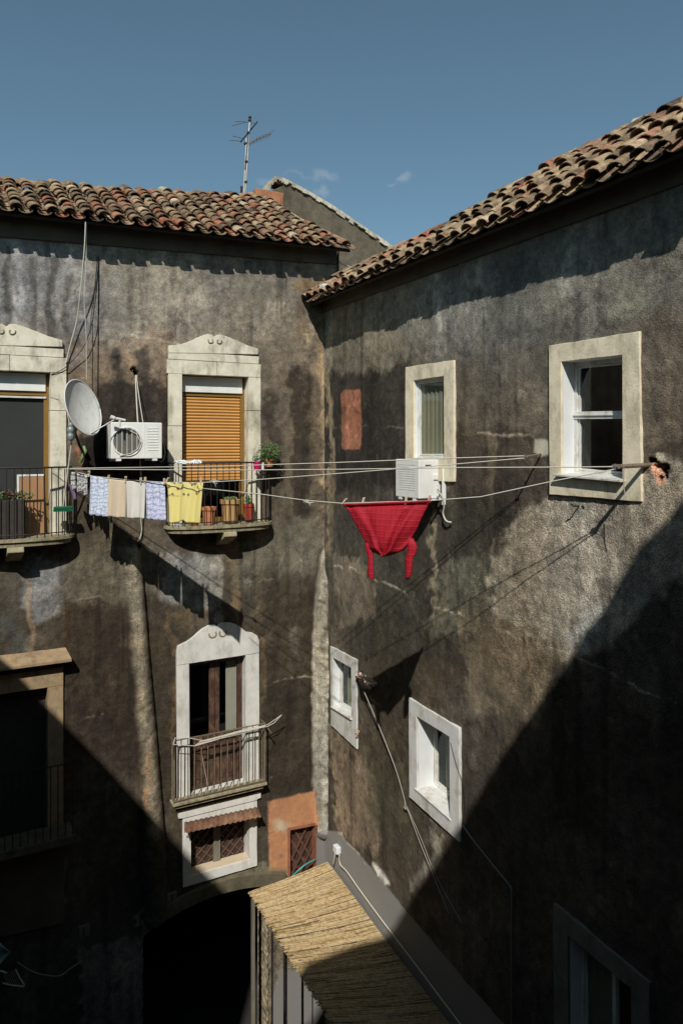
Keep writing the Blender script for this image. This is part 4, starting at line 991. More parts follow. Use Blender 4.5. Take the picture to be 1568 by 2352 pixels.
# ------------------------------------------------------------------ unseen wings added to shade the court, tops shaped from its shadow edge
FV = Frame(C0[0]-9.5*DL[0], C0[1]-9.5*DL[1], *DR)      # left wing: its wall runs towards the viewer's side
def backproj(P, fr):      # follow the sun ray from P to the vertical plane of frame fr
    P = Vector(P); n = Vector((fr.v[0], fr.v[1], 0)); o = Vector((*fr.o, 0))
    k = (P-o).dot(n)/LIGHT.dot(n); Q = P-LIGHT*k
    return ((Q.x-o.x)*fr.d[0]+(Q.y-o.y)*fr.d[1], Q.z)
edgeL = [(0, 1512), (55, 1564), (107, 1622), (145, 1659), (240, 1754), (355, 1880), (432, 1965), (520, 2050)]
tops = sorted(backproj(FL.world(*(lambda p: (p[0], 0, p[1]))(pt(*e))), FV) for e in edgeL)
print('wing L', [(round(a, 2), round(b, 2)) for a, b in tops])
BW1 = Thing('building', 'unseen left wing wall, its top shaped to cast the left shadow edge', 'building', FV, 0, 0, -H)
t0, t1 = tops[0], tops[-1]
s0 = (tops[1][1]-tops[0][1])/(tops[1][0]-tops[0][0])
top = [(-3., t0[1]-s0*(t0[0]+3) if abs(s0) < .5 else t0[1])]+tops+[(t1[0]+.05, t1[1])]
m = MB(); m.prism([(top[0][0], -H)]+[(top[-1][0]+.02, -H)]+list(reversed(top)), 0, -.0-.35)
BW1.part('wall', m, 'court_plaster')
FB = Frame(-.0+.4808*1.3, -.8768*1.3, *DL)              # wing behind the viewer
edgeR = [(1568, 1141), (1529, 1199), (1466, 1256), (1420, 1337), (1379, 1411), (1339, 1451), (1314, 1506), (1274, 1566), (1199, 1666), (1134, 1761), (1084, 1851), (999, 1981), (944, 2061), (901, 2136)]
tb = [backproj(FR.world(*(lambda p: (p[0], 0, p[1]))(pr(*e))), FB) for e in edgeR]
for X, Y in [(793, 2175), (703, 2217)]:
    yy = -8.15/((HY-Y)/FPX); tb.append(backproj(((X-CX)/FPX*yy, yy, -8.15), FB))
for X, Y in [(740, 2305), (713, 2352)]:
    p = pt(X, Y); tb.append(backproj(FL.world(p[0], 0, p[1]), FB))
tb = sorted(tb); print('wing B', [(round(a, 2), round(b, 2)) for a, b in tb])
BW2 = Thing('building', 'unseen wing wall behind the viewer, its top shaped to cast the right shadow edge', 'building', FB, 0, 0, -H)
sl = (tb[-1][1]-tb[-3][1])/(tb[-1][0]-tb[-3][0])
m = MB(); m.prism([(tb[0][0]-8, -H), (tb[-1][0]+6, -H), (tb[-1][0]+6, tb[-1][1]+1.5)]+list(reversed(tb))+[(tb[0][0]-8, tb[0][1]-.5)], 0, -.0+.0-.4+.0)
# keep the wall behind the viewer
m.v = [(x, -y-.0-.4 if False else y, z) for x, y, z in m.v]
BW2.part('wall', m, 'court_plaster')
# ================================================================== THINGS
rnd = random.Random(5)
def wp(fr, X, Y, w=0.):
    x, z = fr.px(X, Y, w); a = fr.world(x, -w, z); return Vector(a)
# --- bars on the right wall that carry the washing lines
def bar(base, tip_px, w, label, r=.022, extra=None):
    b = pr(*base); t = pr(*tip_px, w)
    th = Thing('line_bracket', label, 'bracket', FR, b[0], 0, b[1], group='brackets for the washing lines')
    m = MB(); m.tube([(b[0], .06, b[1]), (t[0], -w, t[1])], r, 8); m.lathe(b[0], 0, [(.0, 0)], 3) if False else None
    th.part('arm', m, 'grey_iron')
    m = MB(); m.tube([(t[0]-.04, -w+.0, t[1]), (t[0]+.04, -w-.0, t[1])], r*.9, 8); m.tube([(t[0], -w-.01, t[1]-.035), (t[0], -w-.01, t[1]+.03)], r*.5, 6)
    th.part('pulley', m, 'steel')
    if extra:
        m = MB(); m.tube([(t[0]+.06, -w+.05, t[1]), (t[0]+.05, -w+.06, t[1]-.2), (t[0]+.07, -w+.07, t[1]-.34)], .006, 5); th.part('loose_end', m, 'cord')
    return t
tA = bar((1240, 1042), (1205, 1049), .34, 'short iron bracket beside the round plaster patch', .012)
tB = bar((1489, 1067.5), (1413, 1072), .46, 'thick rusty iron bracket sticking out of the broken hole', .024, True)
hk = pr(1330, 1162); th = Thing('wall_hook', 'small iron hook under the sill of the largest window', 'hook', FR, hk[0], 0, hk[1])
m = MB(); m.tube([(hk[0], .03, hk[1]), (hk[0], -.10, hk[1]), (hk[0]-.01, -.13, hk[1]+.03)], .010, 6); th.part('pin', m, 'black_iron')
PA0 = wp(FL, 168, 1080, .50); TAw = Vector(FR.world(tA[0], -.34, tA[1])); TBw = Vector(FR.world(tB[0], -.46, tB[1]))
FA = Frame(PA0.x, PA0.y, TAw.x-PA0.x, TAw.y-PA0.y); FBn = Frame(PA0.x, PA0.y-.04, TBw.x-PA0.x, TBw.y-PA0.y+.04)
def line(fr, pts, label, r=.0062, knot=None):
    q = [fr.px(*p) for p in pts]; P = []
    for i in range(len(q)-1):
        for k in range(6):
            f = k/6; P.append((q[i][0]*(1-f)+q[i+1][0]*f, 0, q[i][1]*(1-f)+q[i+1][1]*f))
    P.append((q[-1][0], 0, q[-1][1]))
    m = MB(); m.tube(P, r, 5)
    if knot:
        for kx, ky, L in knot:
            c = fr.px(kx, ky)
            for j in range(5):
                a = rnd.uniform(0, 6.28); m.tube([(c[0]+rnd.uniform(-.1, .1), rnd.uniform(-.01, .01), c[1]+rnd.uniform(-.02, .02)), (c[0]+.03*math.cos(a), .01, c[1]+.03*math.sin(a)), (c[0]+rnd.uniform(-.1, .1), rnd.uniform(-.01, .01), c[1]+rnd.uniform(-.02, .02))], r*.9, 4)
            m.tube([(c[0], 0, c[1]), (c[0]+.03, 0, c[1]-L)], r*.8, 4)
    Thing('washing_line', label, 'clothesline', fr, q[0][0], 0, q[0][1], group='washing lines across the corner', mesh=m, mat='rope', smooth=True)
line(FA, [(140, 1076), (500, 1071), (784, 1062), (1010, 1053), (1205, 1047)], 'uppermost washing line, running bare to the short bracket')
line(FBn, [(117, 1077), (500, 1080), (784, 1078), (1050, 1074), (1300, 1073), (1413, 1072)], 'bare washing line ending at the thick rusty bracket below the topmost line')
line(FA, [(168, 1082), (215, 1094), (300, 1103), (380, 1108), (467, 1108), (600, 1101), (784, 1087), (1000, 1070), (1205, 1052)], 'washing line carrying the towels and the yellow shirt', knot=[(492, 1107, .07)])
line(FBn, [(467, 1122), (600, 1135), (700, 1149), (784, 1156), (985, 1150), (1104, 1141), (1265, 1106), (1410, 1078)], 'lowest washing line, carrying the red garment', knot=[(708, 1151, .06)])

# --- clothes
def cloth(name, label, cat, fr, L, Rr, mt, amp=.02, waves=3., nu=36, nv=28, off=0., group=None, seed=0, sag=0, bend=0., yb=None):
    """L and Rr: left and right edges from top to bottom in survey units"""
    r = random.Random(seed); ph = r.uniform(0, 6)
    def at(E, t):
        n = len(E)-1; i = min(int(t*n), n-1); f = t*n-i
        return (E[i][0]*(1-f)+E[i+1][0]*f, E[i][1]*(1-f)+E[i+1][1]*f)
    P = []
    for i in range(nu+1):
        row = []
        for j in range(nv+1):
            s, t = i/nu, j/nv; a = at(L, t); b = at(Rr, t)
            x, z = fr.px(a[0]*(1-s)+b[0]*s, a[1]*(1-s)+b[1]*s)
            y = off+amp*(.25+t)*math.sin(s*waves*6.28+ph+t*.8)+amp*.5*t*math.sin(s*waves*11+ph*2+t*2)-bend*math.sin(t*math.pi*.6)
            z -= sag*math.sin(s*math.pi)*(1-t)
            if yb: y += yb(s, t)
            row.append((x, y, z))
        P.append(row)
    m = MB(); m.grid(P); c = fr.px(*L[0])
    return Thing(name, label, cat, fr, c[0], 0, c[1], group=group, mesh=m, mat=mt, smooth=True, solid=.004)
cloth('cloth', 'blue patterned towel hanging beside the small socks', 'towel', FA, [(208, 1092), (203, 1182)], [(250, 1100), (247, 1187)], 'blue_pattern', seed=1)
cloth('cloth', 'towel with a tan left half, pinned between the blue one and the plain grey one', 'towel', FA, [(250.5, 1100), (247.5, 1186)], [(289, 1104), (290, 1190)], 'beige_cloth', seed=2, waves=1.5)
cloth('cloth', 'plain pale grey towel hanging over the air conditioner hose', 'towel', FA, [(288, 1104), (290, 1190)], [(334, 1107), (332, 1191)], 'grey_cloth', seed=3, off=.01, waves=1.5)
cloth('cloth', 'lilac towel with blue figures, next to the yellow shirt', 'towel', FA, [(333.5, 1107), (336, 1192)], [(378.5, 1108), (380, 1196)], 'lilac_pattern', seed=4)
yc = Thing('shirt', 'yellow shirt with small brown spots, pegged by its hem', 'shirt', FA, *((lambda p: (p[0], 0, p[1]))(FA.px(383, 1108))))
def grid_cloth(fr, L, Rr, amp, waves, seed, nu=36, nv=36, top=None, bot=None):
    r = random.Random(seed); ph = r.uniform(0, 6); P = []
    def at(E, t):
        n = len(E)-1; i = min(int(t*n), n-1); f = t*n-i
        return (E[i][0]*(1-f)+E[i+1][0]*f, E[i][1]*(1-f)+E[i+1][1]*f)
    for i in range(nu+1):
        row = []
        for j in range(nv+1):
            s, t = i/nu, j/nv; a = at(L, t); b = at(Rr, t); X = a[0]*(1-s)+b[0]*s; Y = a[1]*(1-s)+b[1]*s
            if bot: Y -= bot(s)*t
            if top: Y += top(s)*(1-t)
            x, z = fr.px(X, Y)
            y = amp*(.25+t)*math.sin(s*waves*6.28+ph+t*.8)+amp*.4*math.sin(s*waves*13+ph+t*5)
            row.append((x, y, z))
        P.append(row)
    m = MB(); m.grid(P); return m
m = grid_cloth(FA, [(382, 1108), (387, 1120), (389, 1160), (391, 1201)], [(467, 1109), (466, 1125), (463, 1160), (461, 1202)], .022, 2., 5, bot=lambda s: 6*math.exp(-((s-.42)/.14)**2))
yc.part('body', m, 'yellow_cloth', smooth=True, solid=.004)
m = grid_cloth(FA, [(455, 1109), (458, 1122)], [(468, 1110), (467, 1123)], .02, 1., 6, 8, 8); yc.part('sleeve', m, 'yellow_cloth', smooth=True, solid=.004)
# small socks at the left end
for i, (x0, y0, w_, h_) in enumerate([(166, 1084, 9, 42), (174, 1086, 8, 46), (182, 1088, 7, 44), (189, 1089, 8, 50), (196, 1091, 7, 47)]):
    cloth('sock', ['patterned black and white sock at the end nearest the dish pole', 'white and black sock hanging second from the dish pole', 'striped grey sock in the middle of the bunch', 'long white and black sock near the blue towel', 'patterned sock touching the blue towel'][i],
          'sock', FA, [(x0, y0), (x0+1, y0+h_*.6), (x0+3, y0+h_)], [(x0+w_, y0+1), (x0+w_, y0+h_*.6), (x0+w_+1, y0+h_*.92)], 'sock_pattern', .03, 1.2, 10, 14, group='socks bunched at the left end of the line', seed=20+i, off=rnd.uniform(-.03, .03))
cloth('cloth', 'small purple cloth hanging by the corner of the left railing', 'cloth', FA, [(158, 1112), (160, 1128), (165, 1145)], [(170, 1114), (172, 1132), (173, 1148)], 'purple_cloth', .02, 1, 10, 10, seed=31, off=.02)
# red garment
rg = Thing('red_garment', 'bright red quilted top hung upside down with two dangling sleeves', 'garment', FBn, *((lambda p: (p[0], 0, p[1]))(FBn.px(787, 1156))))
def rtop(s): return 0
LE = [(787, 1157), (800, 1175), (812, 1196), (826, 1219), (838, 1242), (846, 1258), (858, 1268), (872, 1275)]
RE = [(989, 1149), (978, 1170), (968, 1190), (958, 1212), (946, 1232), (936, 1250), (924, 1264), (896, 1276)]
P = []
nu, nv = 60, 50
def at_(E, t):
    n = len(E)-1; i = min(int(t*n), n-1); f = t*n-i
    return (E[i][0]*(1-f)+E[i+1][0]*f, E[i][1]*(1-f)+E[i+1][1]*f)
for i in range(nu+1):
    row = []
    for j in range(nv+1):
        s, t = i/nu, j/nv; a = at_(LE, t); b = at_(RE, t)
        sg = 7*math.sin(min(1, s/.3)*math.pi)*(1-t)*(1 if s < .3 else 0)
        x, z = FBn.px(a[0]*(1-s)+b[0]*s, a[1]*(1-s)+b[1]*s+sg*.0)
        fold = -.05*math.exp(-((s-(.86-.25*t))/.05)**2)*min(1, t*3)+.05*math.exp(-((s-(.80-.28*t))/.04)**2)*min(1, t*3)
        fold += -.014*math.exp(-((s-(.10+.22*t))/.06)**2)+.010*math.exp(-((s-(.18+.22*t))/.06)**2)
        bag = -.10*math.sin(min(1, t)*math.pi*.75)*math.sin(s*math.pi)
        hem = .035*math.exp(-((t-.06)/.025)**2)*(1 if .02 < s < .98 else 0)-.02*math.exp(-((t-.015)/.03)**2)
        row.append((x, fold+bag+hem+.006*math.sin(s*23+t*9)+.012*math.sin(s*7+t*13)*t, z))
    P.append(row)
m = MB(); m.grid(P); rg.part('body', m, 'red_cloth', smooth=True, solid=.008)
P2 = [[(p[0], -p[1]*.4+.03, p[2]) for p in r] for r in P]; m = MB(); m.grid(P2); rg.part('back_panel', m, 'red_cloth', smooth=True, solid=.006)
def fl_tube(pts, rx, ry, seg=12):
    """flattened sleeve in the washing line plane"""
    m = MB(); V = []; n = len(pts)
    for i, (X, Y) in enumerate(pts):
        c = FBn.px(X, Y)
        for k in range(seg):
            a = 2*math.pi*k/seg; wob = 1+.15*math.sin(3*a+i*1.3)
            V.append((c[0]+math.cos(a)*rx[i]*wob, .01+math.sin(a)*ry*wob, c[1]+.0*math.sin(a)))
    F = [(i*seg+k, i*seg+(k+1) % seg, (i+1)*seg+(k+1) % seg, (i+1)*seg+k) for i in range(n-1) for k in range(seg)]
    m.add(V, F); m.f.append(tuple(range(seg))); m.f.append(tuple((n-1)*seg+k for k in range(seg))); return m
rg.part('sleeve', fl_tube([(846, 1244), (846, 1262), (850, 1280), (850, 1300), (851, 1318), (850, 1326), (854, 1331)], [.05, .055, .035, .04, .045, .04, .015], .018), 'red_cloth', smooth=True)
rg.part('sleeve', fl_tube([(938, 1236), (944, 1254), (945, 1266), (939, 1282), (938, 1302), (937, 1320), (934, 1331)], [.055, .065, .06, .05, .045, .04, .015], .018), 'red_cloth', smooth=True)
# pegs
pegs = [(FA, 205, 1088, 'peg', 'light wooden peg between the socks and the blue towel', 0), (FA, 250, 1098, 'peg', 'light wooden peg between the blue towel and the tan one', 0), (FA, 289, 1101, 'peg', 'light wooden peg between the tan towel and the grey one', .1),
        (FA, 324, 1104, 'peg', 'light wooden peg on the grey towel above the hanging hose', 0), (FA, 334, 1103, 'peg', 'light wooden peg between the grey towel and the lilac one', 0), (FA, 378, 1106, 'peg', 'light wooden peg at the right edge of the lilac towel', 0),
        (FA, 385, 1103, 'peg', 'light peg leaning over the left corner of the yellow shirt', .5), (FA, 462, 1104, 'peg', 'light peg at the right corner of the yellow shirt', 0),
        (FBn, 791, 1151, 'peg', 'slanting light peg at the left corner of the red garment', .7), (FBn, 834, 1151, 'peg', 'light peg second from the left on the red garment', .25), (FBn, 932, 1149, 'peg', 'light peg third from the left on the red garment', .1), (FBn, 985, 1147, 'pink_peg', 'pink peg at the right end of the red garment', .2)]
for fr, X, Y, mt, lb, tlt in pegs:
    c = fr.px(X, Y); th = Thing('clothes_peg', lb, 'clothes peg', fr, c[0], 0, c[1], group='clothes pegs on the washing lines')
    m = MB()
    for sgn in (-1, 1):
        dx = math.sin(tlt)*.048; dz = math.cos(tlt)*.048
        m.hexa([(c[0]-dx+a*.009, sgn*.009+b_*.005, c[1]-dz) for a, b_ in ((-1, -1), (1, -1), (1, 1), (-1, 1))]+[(c[0]+dx+a*.009, sgn*.013+b_*.005, c[1]+dz) for a, b_ in ((-1, -1), (1, -1), (1, 1), (-1, 1))])
    th.part('clip', m, mt)

# --- air conditioners
def aircon(fr, x0, x1, w0, w1, z0, z1, label, louvre_right, fan_x=None):
    cx = (x0+x1)/2; th = Thing('air_conditioner', label, 'air conditioner', fr, cx, -(w0+w1)/2, z0, group='outdoor air conditioning units')
    m = MB(); m.box(x0, x1, -w1, -w0, z0, z1); th.part('casing', m, 'white_metal', bevel=.012)
    hh = z1-z0
    for xx in (x0+.12, x1-.12):
        m = MB(); m.box(xx-.025, xx+.025, -w1+.02, .01, z0-.045, z0-.006); m.box(xx-.02, xx+.02, -.03, .0, z0-.05, z0+.3); m.box(xx-.04, xx+.04, -w1+.0, -w1+.05, z0-.035, z0)
        th.part('bracket', m, 'white_metal')
    return th
A1 = pt(255.6, 974, .62); A2 = pt(372.6, 971, .62); A3 = pt(260, 1054, .62)
ac1 = aircon(FL, A1[0], A2[0], .26, .62, A3[1], A2[1], 'white outdoor unit with a round fan grille between the two curved balconies', True)
w = .62; zc = (A1[1]+A3[1])/2+.0; fx = pt(292, 1010, w)[0]; fr_ = .235
m = MB(); V = []; seg_ = 40
m.add([(fx+fr_*math.cos(2*math.pi*k/seg_), -w-.004, zc+fr_*math.sin(2*math.pi*k/seg_)) for k in range(seg_)], [tuple(range(seg_))])
g_ = ac1.part('fan_opening', m, 'fan_grey', fix=False)
m = MB(); 
for rr in (.237, .225): m.tube([(fx+rr*math.cos(2*math.pi*k/40), -w-.012, zc+rr*math.sin(2*math.pi*k/40)) for k in range(41)], .007, 6)
pass
for dx in (-.16, -.08, 0, .08, .16):
    hh = math.sqrt(fr_**2-dx**2); m.tube([(fx+dx, -w-.016, zc-hh), (fx+dx, -w-.016, zc+hh)], .005, 5)
ac1.part('fan_grille', m, 'white_metal')
m = MB(); m.tube([(fx-.16, -w-.02, zc+.21), (fx-.02, -w-.024, zc+.20), (fx+.14, -w-.03, zc+.13), (fx+.21, -w-.035, zc+.0), (fx+.17, -w-.03, zc-.12), (fx+.05, -w-.024, zc-.2), (fx-.12, -w-.02, zc-.23)], .008, 6)
ac1.part('loose_cable', m, 'rope', smooth=True)
m = MB()
for i in range(9): z = A2[1]-.1-i*.045; m.box(pt(336, 1000, w)[0]+.02, A2[0]-.06, -w-.006, -w, z, z+.012)
m.box(pt(331, 1000, w)[0]-.003, pt(331, 1000, w)[0]+.003, -w-.004, -w, A3[1]+.01, A2[1]-.01)
ac1.part('louvre', m, 'white_metal')
def pipe(th, name, fr, pts, r, mt, seg=6):
    q = [(fr.px(X, Y, w_), w_) for X, Y, w_ in pts]; m = MB(); P = [Vector((a[0], -w_, a[1])) for a, w_ in q]
    S = []
    for i in range(len(P)-1):
        p0 = P[max(0, i-1)]; p1 = P[i]; p2 = P[i+1]; p3 = P[min(len(P)-1, i+2)]
        for k in range(6):
            t = k/6; S.append(.5*((2*p1)+(-p0+p2)*t+(2*p0-5*p1+4*p2-p3)*t*t+(-p0+3*p1-3*p2+p3)*t**3))
    S.append(P[-1]); m.tube(S, r, seg)
    if th: return th.part(name, m, mt, smooth=True)
    return m
pipe(ac1, 'pipe', FL, [(312, 862, .0), (312, 872, .05), (314, 920, .3), (317, 971, .5)], .011, 'rope')
pipe(ac1, 'pipe', FL, [(315, 862, .0), (315, 874, .05), (321, 920, .3), (329, 971, .45)], .008, 'rope')
pipe(ac1, 'pipe', FL, [(373, 1010, .45), (379, 1035, .42), (376, 1055, .35), (369, 1062, .25)], .008, 'rope')
pipe(ac1, 'drain_hose', FL, [(322, 1055, .35), (325, 1130, .2), (324, 1190, .1), (326, 1215, .06), (322, 1236, .05), (316, 1243, .02)], .011, 'rope')
# second unit
B1 = pr(908, 1052, .46); B2 = pr(961, 1056, .46); B3 = pr(961, 1146, .46); B4 = pr(1001, 1055, .14)
ac2 = aircon(FR, B1[0], B2[0], .10, .46, B3[1], B2[1]+.0, 'white box-shaped outdoor unit on the receding wall above the red garment', False)
m = MB(); m.box(B2[0]-.0, B2[0]+.006, -.34, -.24, B2[1]-.10, B2[1]-.075); ac2.part('handle_slot', m, 'black_iron')
m = MB(); m.box(B2[0], B2[0]+.02, -.2, -.12, B2[1]-.3, B2[1]-.22); ac2.part('valve_cover', m, 'white_metal', bevel=.004)
m = MB()
for i in range(12): z = B3[1]+.12+i*.034; m.box(B1[0]+.06, B2[0]-.08, -.464, -.459, z, z+.008)
ac2.part('louvre', m, 'white_metal')
m = MB(); m.box(B2[0]+.0, B2[0]+.045, -.24, .0, B3[1]-.03, B3[1]-.005); m.box(B2[0]+.02, B2[0]+.045, -.06, .0, B3[1]-.1, B3[1]+.45); ac2.part('wall_rail', m, 'white_metal')
pipe(ac2, 'drain_hose', FR, [(1003, 1128, .22), (1013, 1138, .18), (1019, 1162, .12), (1017, 1180, .1), (1024, 1196, .08), (1036, 1200, .04)], .014, 'rope')
pipe(ac2, 'pipe', FR, [(1004, 1124, .2), (1009, 1132, .15), (1007, 1142, .12), (1002, 1146, .2)], .01, 'grey_cable')

# --- satellite dish
dw = .78
dc = FL.px(192, 936, dw); th = Thing('satellite_dish', 'large pale grey satellite dish tilted upwards beside the left balcony door', 'satellite dish', FL, dc[0], -dw, dc[1]-.5)
n_world = Vector((.90, -.32, .29)).normalized()
def w2l(v): return Vector((v.x*FL.d[0]+v.y*FL.d[1], v.x*FL.v[0]+v.y*FL.v[1], v.z))
n = w2l(n_world); up = Vector((0, 0, 1)); rt = up.cross(n).normalized(); up = n.cross(rt).normalized()
c = Vector((dc[0], -dw, dc[1])); RX, RZ = .40, .455
m = MB(); V = [c-n*.10]; rings = 10; S = 40
for i in range(1, rings+1):
    r = i/rings
    for k in range(S):
        a = 2*math.pi*k/S; V.append(c+rt*math.cos(a)*RX*r+up*math.sin(a)*RZ*r-n*.10*(1-r*r))
F = [(0, 1+k, 1+(k+1) % S) for k in range(S)]
for i in range(rings-1):
    for k in range(S): F.append((1+i*S+k, 1+(i+1)*S+k, 1+(i+1)*S+(k+1) % S, 1+i*S+(k+1) % S))
m.add(V, F); th.part('reflector', m, 'dish_metal', smooth=True, solid=.006)
m = MB(); m.tube([c+rt*math.cos(2*math.pi*k/40)*RX+up*math.sin(2*math.pi*k/40)*RZ for k in range(41)], .011, 6); th.part('rim', m, 'dish_metal', smooth=True)
lo = c-up*(RZ-.02); q = FL.px(267, 962, dw+.02); lnb = Vector((q[0], -dw-.02, q[1]))
m = MB(); m.tube([lo-n*.03, lo+(lnb-lo)*.96], .013, 6); th.part('arm', m, 'steel')
m = MB(); d_ = (c-lnb).normalized(); m.tube([lnb+d_*.09, lnb+d_*.03, lnb], [.034, .034, .02], 10); m.tube([lnb, lnb-d_*.02+Vector((0, 0, .01)), lnb-d_*.12+Vector((.03, 0, .015))], .022, 8); m.tube([lnb-d_*.06, lnb-d_*.06-Vector((0, 0, .12))], .016, 8)
th.part('receiver', m, 'dish_metal')
bk = c-n*.12-up*.12; e1 = FL.px(172, 990, dw-.1); e1 = Vector((e1[0], -dw+.1, e1[1])); e2 = FL.px(196, 1044, .05); e2 = Vector((e2[0], -.0, e2[1]))
m = MB(); m.tube([bk, e1], .03, 8); m.tube([e1+Vector((0, 0, .06)), e1-Vector((0, 0, .12))], .028, 8); m.tube([e1, (e1+e2)/2-Vector((0, 0, .05)), e2], .022, 8); m.tube([bk, lo-n*.03], .014, 6)
th.part('mount', m, 'black_iron')
# broom & glass insulator
bb = FL.px(146, 1162, .30); bt = FL.px(166, 1008, .62)
th = Thing('broom', 'long-handled broom with a green head leaning in the left balcony', 'broom', FL, bb[0], -.30, bb[1])
m = MB(); m.tube([(bb[0], -.30, bb[1]), (bt[0], -.62, bt[1])], .012, 8); th.part('handle', m, 'rope')
b0 = FL.px(124, 1163, .32); b1 = FL.px(167, 1165, .32)
m = MB(); m.box(b0[0], b1[0], -.36, -.28, b1[1]-.03, b1[1]+.02); th.part('head', m, 'green_plastic', bevel=.01)
m = MB()
for i in range(9):
    x = b0[0]+(b1[0]-b0[0])*(i+.5)/9; m.box(x-.018, x+.018, -.365, -.275, b1[1]-.06, b1[1]-.028)
th.part('bristles', m, 'green_plastic')
ii = FL.px(163, 992, .66); th = Thing('insulator', 'bluish glass insulator lashed to the pole behind the dish', 'insulator', FL, ii[0], -.66, ii[1])
m = MB(); m.lathe(ii[0], -.66, [(.02, ii[1]-.14), (.05, ii[1]-.12), (.055, ii[1]-.04), (.035, ii[1]-.02), (.055, ii[1]), (.055, ii[1]+.06), (.03, ii[1]+.08), (.05, ii[1]+.1), (.035, ii[1]+.14), (.01, ii[1]+.15)], 12); th.part('body', m, 'insulator', smooth=True)
gb = FL.px(193, 1041, .1); th = Thing('rag', 'pale green rag tied on the dish mount at the wall', 'rag', FL, gb[0], -.1, gb[1])
m = MB(); m.tube([(gb[0]-.0, -.1, gb[1]+.12), (gb[0]+.02, -.12, gb[1]+.04), (gb[0]-.01, -.1, gb[1]-.04), (gb[0]-.06, -.1, gb[1]-.16)], [.02, .035, .03, .03], 7); th.part('cloth', m, 'pale_leaf', smooth=True)

# --- pots on the shutter balcony
def pot(name, label, cat, X0, X1, Yt, Yb, w, mt, plant=None, rim=True, group='flower pots on the shuttered balcony', soil=True):
    a = FL.px(X0, Yt, w); b = FL.px(X1, Yt, w); c_ = FL.px((X0+X1)/2, Yb, w); r = (b[0]-a[0])/2*.96; cx = (a[0]+b[0])/2; zt = (a[1]+b[1])/2; zb = max(c_[1], FLOOR1+.002) if group.startswith('flower pots on') else c_[1]
    th = Thing(name, label, cat, FL, cx, -w, zb, group=group)
    h = zt-zb
    prof = [(r*.72, zb), (r*.9, zt-h*.2), (r*.92, zt-h*.2), (r*1.02, zt-h*.19), (r*1.02, zt), (r*.9, zt), (r*.88, zt-.03)] if rim else [(r*.85, zb), (r*.95, zb+h*.5), (r, zt), (r*.92, zt), (r*.9, zt-.03)]
    m = MB(); m.lathe(cx, -w, prof, 20); th.part('pot', m, mt, smooth=False, bevel=.004)
    m = MB(); m.lathe(cx, -w, [(r*.9, zt-.035), (r*.5, zt-.02), (.01, zt-.018)], 16); th.part('soil', m, 'soil')
    if plant:
        n_, rx, rz, sz, pm, up_ = plant; m = MB(); m.leaves(cx, -w, zt+up_, rx, rx*.8, rz, n_, sz, rnd)
        if rz > .1:
            for i in range(14):
                a_ = rnd.uniform(0, 6.28); d = rnd.uniform(.3, 1.1)*rx; m.tube([(cx, -w, zt-.02), (cx+d*.5*math.cos(a_), -w+d*.4*math.sin(a_), zt+up_*.8), (cx+d*math.cos(a_), -w+d*.7*math.sin(a_), zt+up_+rnd.uniform(-.3, .8)*rz)], .0035, 4)
        th.part('leaves', m, pm, fix=False)
    return th
pot('flower_pot', 'empty wide terracotta pot right of the yellow shirt', 'flower pot', 463, 497, 1164, 1204, .20, 'terracotta')
pot('flower_pot', 'largest pot, tan and slatted, with small pale seedlings', 'flower pot', 506, 552, 1147, 1198, .20, 'basket', (150, .13, .035, .022, 'pale_leaf', .02), rim=True)
pot('flower_pot', 'small red pot holding a succulent, nearest the wall end', 'flower pot', 559, 583, 1157, 1194, .20, 'red_terracotta', (130, .09, .1, .03, 'pale_leaf', .08))
pot('flower_pot', 'small terracotta pot on the far end of the railing with a straggly green plant', 'flower pot', 607, 629, 1055, 1072, .30, 'terracotta', (620, .25, .2, .028, 'leaf', .12), group='pots hung on the railing end')
pot('flower_pot', 'bright fuchsia pot hung on the railing', 'flower pot', 582, 599, 1061, 1080, .36, 'fuchsia', (70, .1, .07, .03, 'leaf', .05), group='pots hung on the railing end', rim=False)
pot('flower_pot', 'little white pot between the fuchsia one and the terracotta one', 'flower pot', 600, 607, 1062, 1078, .34, 'white_plastic', (60, .07, .05, .02, 'leaf', .03), group='pots hung on the railing end', rim=False)
# crumpled plastic on the railing
P = []
c0_ = FL.px(403, 1064, .44); c1_ = FL.px(463, 1063, .44)
for i in range(31):
    s = i/30; x = c0_[0]*(1-s)+c1_[0]*s; row = []
    for j in range(13):
        a = math.pi*(j/12)*1.2-.3; r = .032+rnd.uniform(-.012, .014)+(.02 if .3 < s < .8 else 0)
        row.append((x+rnd.uniform(-.008, .008), -.44-math.cos(a)*r, c0_[1]+.0+math.sin(a)*r*(.9+.4*math.sin(s*9))))
    P.append(row)
m = MB(); m.grid(P); Thing('plastic_sheet', 'crumpled white plastic draped over the left part of the balcony railing', 'plastic sheet', FL, c0_[0], -.44, c0_[1], mesh=m, mat='white_plastic', solid=.003)
# low things on that balcony behind the shirt
for i, (x0, x1, y0, lb, mt) in enumerate([(401, 424, 1197, 'small white dish on the balcony edge under the yellow shirt', 'white_plastic'), (432, 456, 1196, 'upturned terracotta saucer under the yellow shirt hem', 'terracotta')]):
    a = FL.px(x0, y0, .22); b = FL.px(x1, y0, .22); cx_ = (a[0]+b[0])/2; r = (b[0]-a[0])/2
    m = MB(); m.lathe(cx_, -.22, [(r*.7, FLOOR1+.002), (r, FLOOR1+.05), (r*.93, FLOOR1+.05), (r*.65, FLOOR1+.02)], 18)
    Thing('saucer', lb, 'saucer', FL, cx_, -.22, FLOOR1, mesh=m, mat=mt)
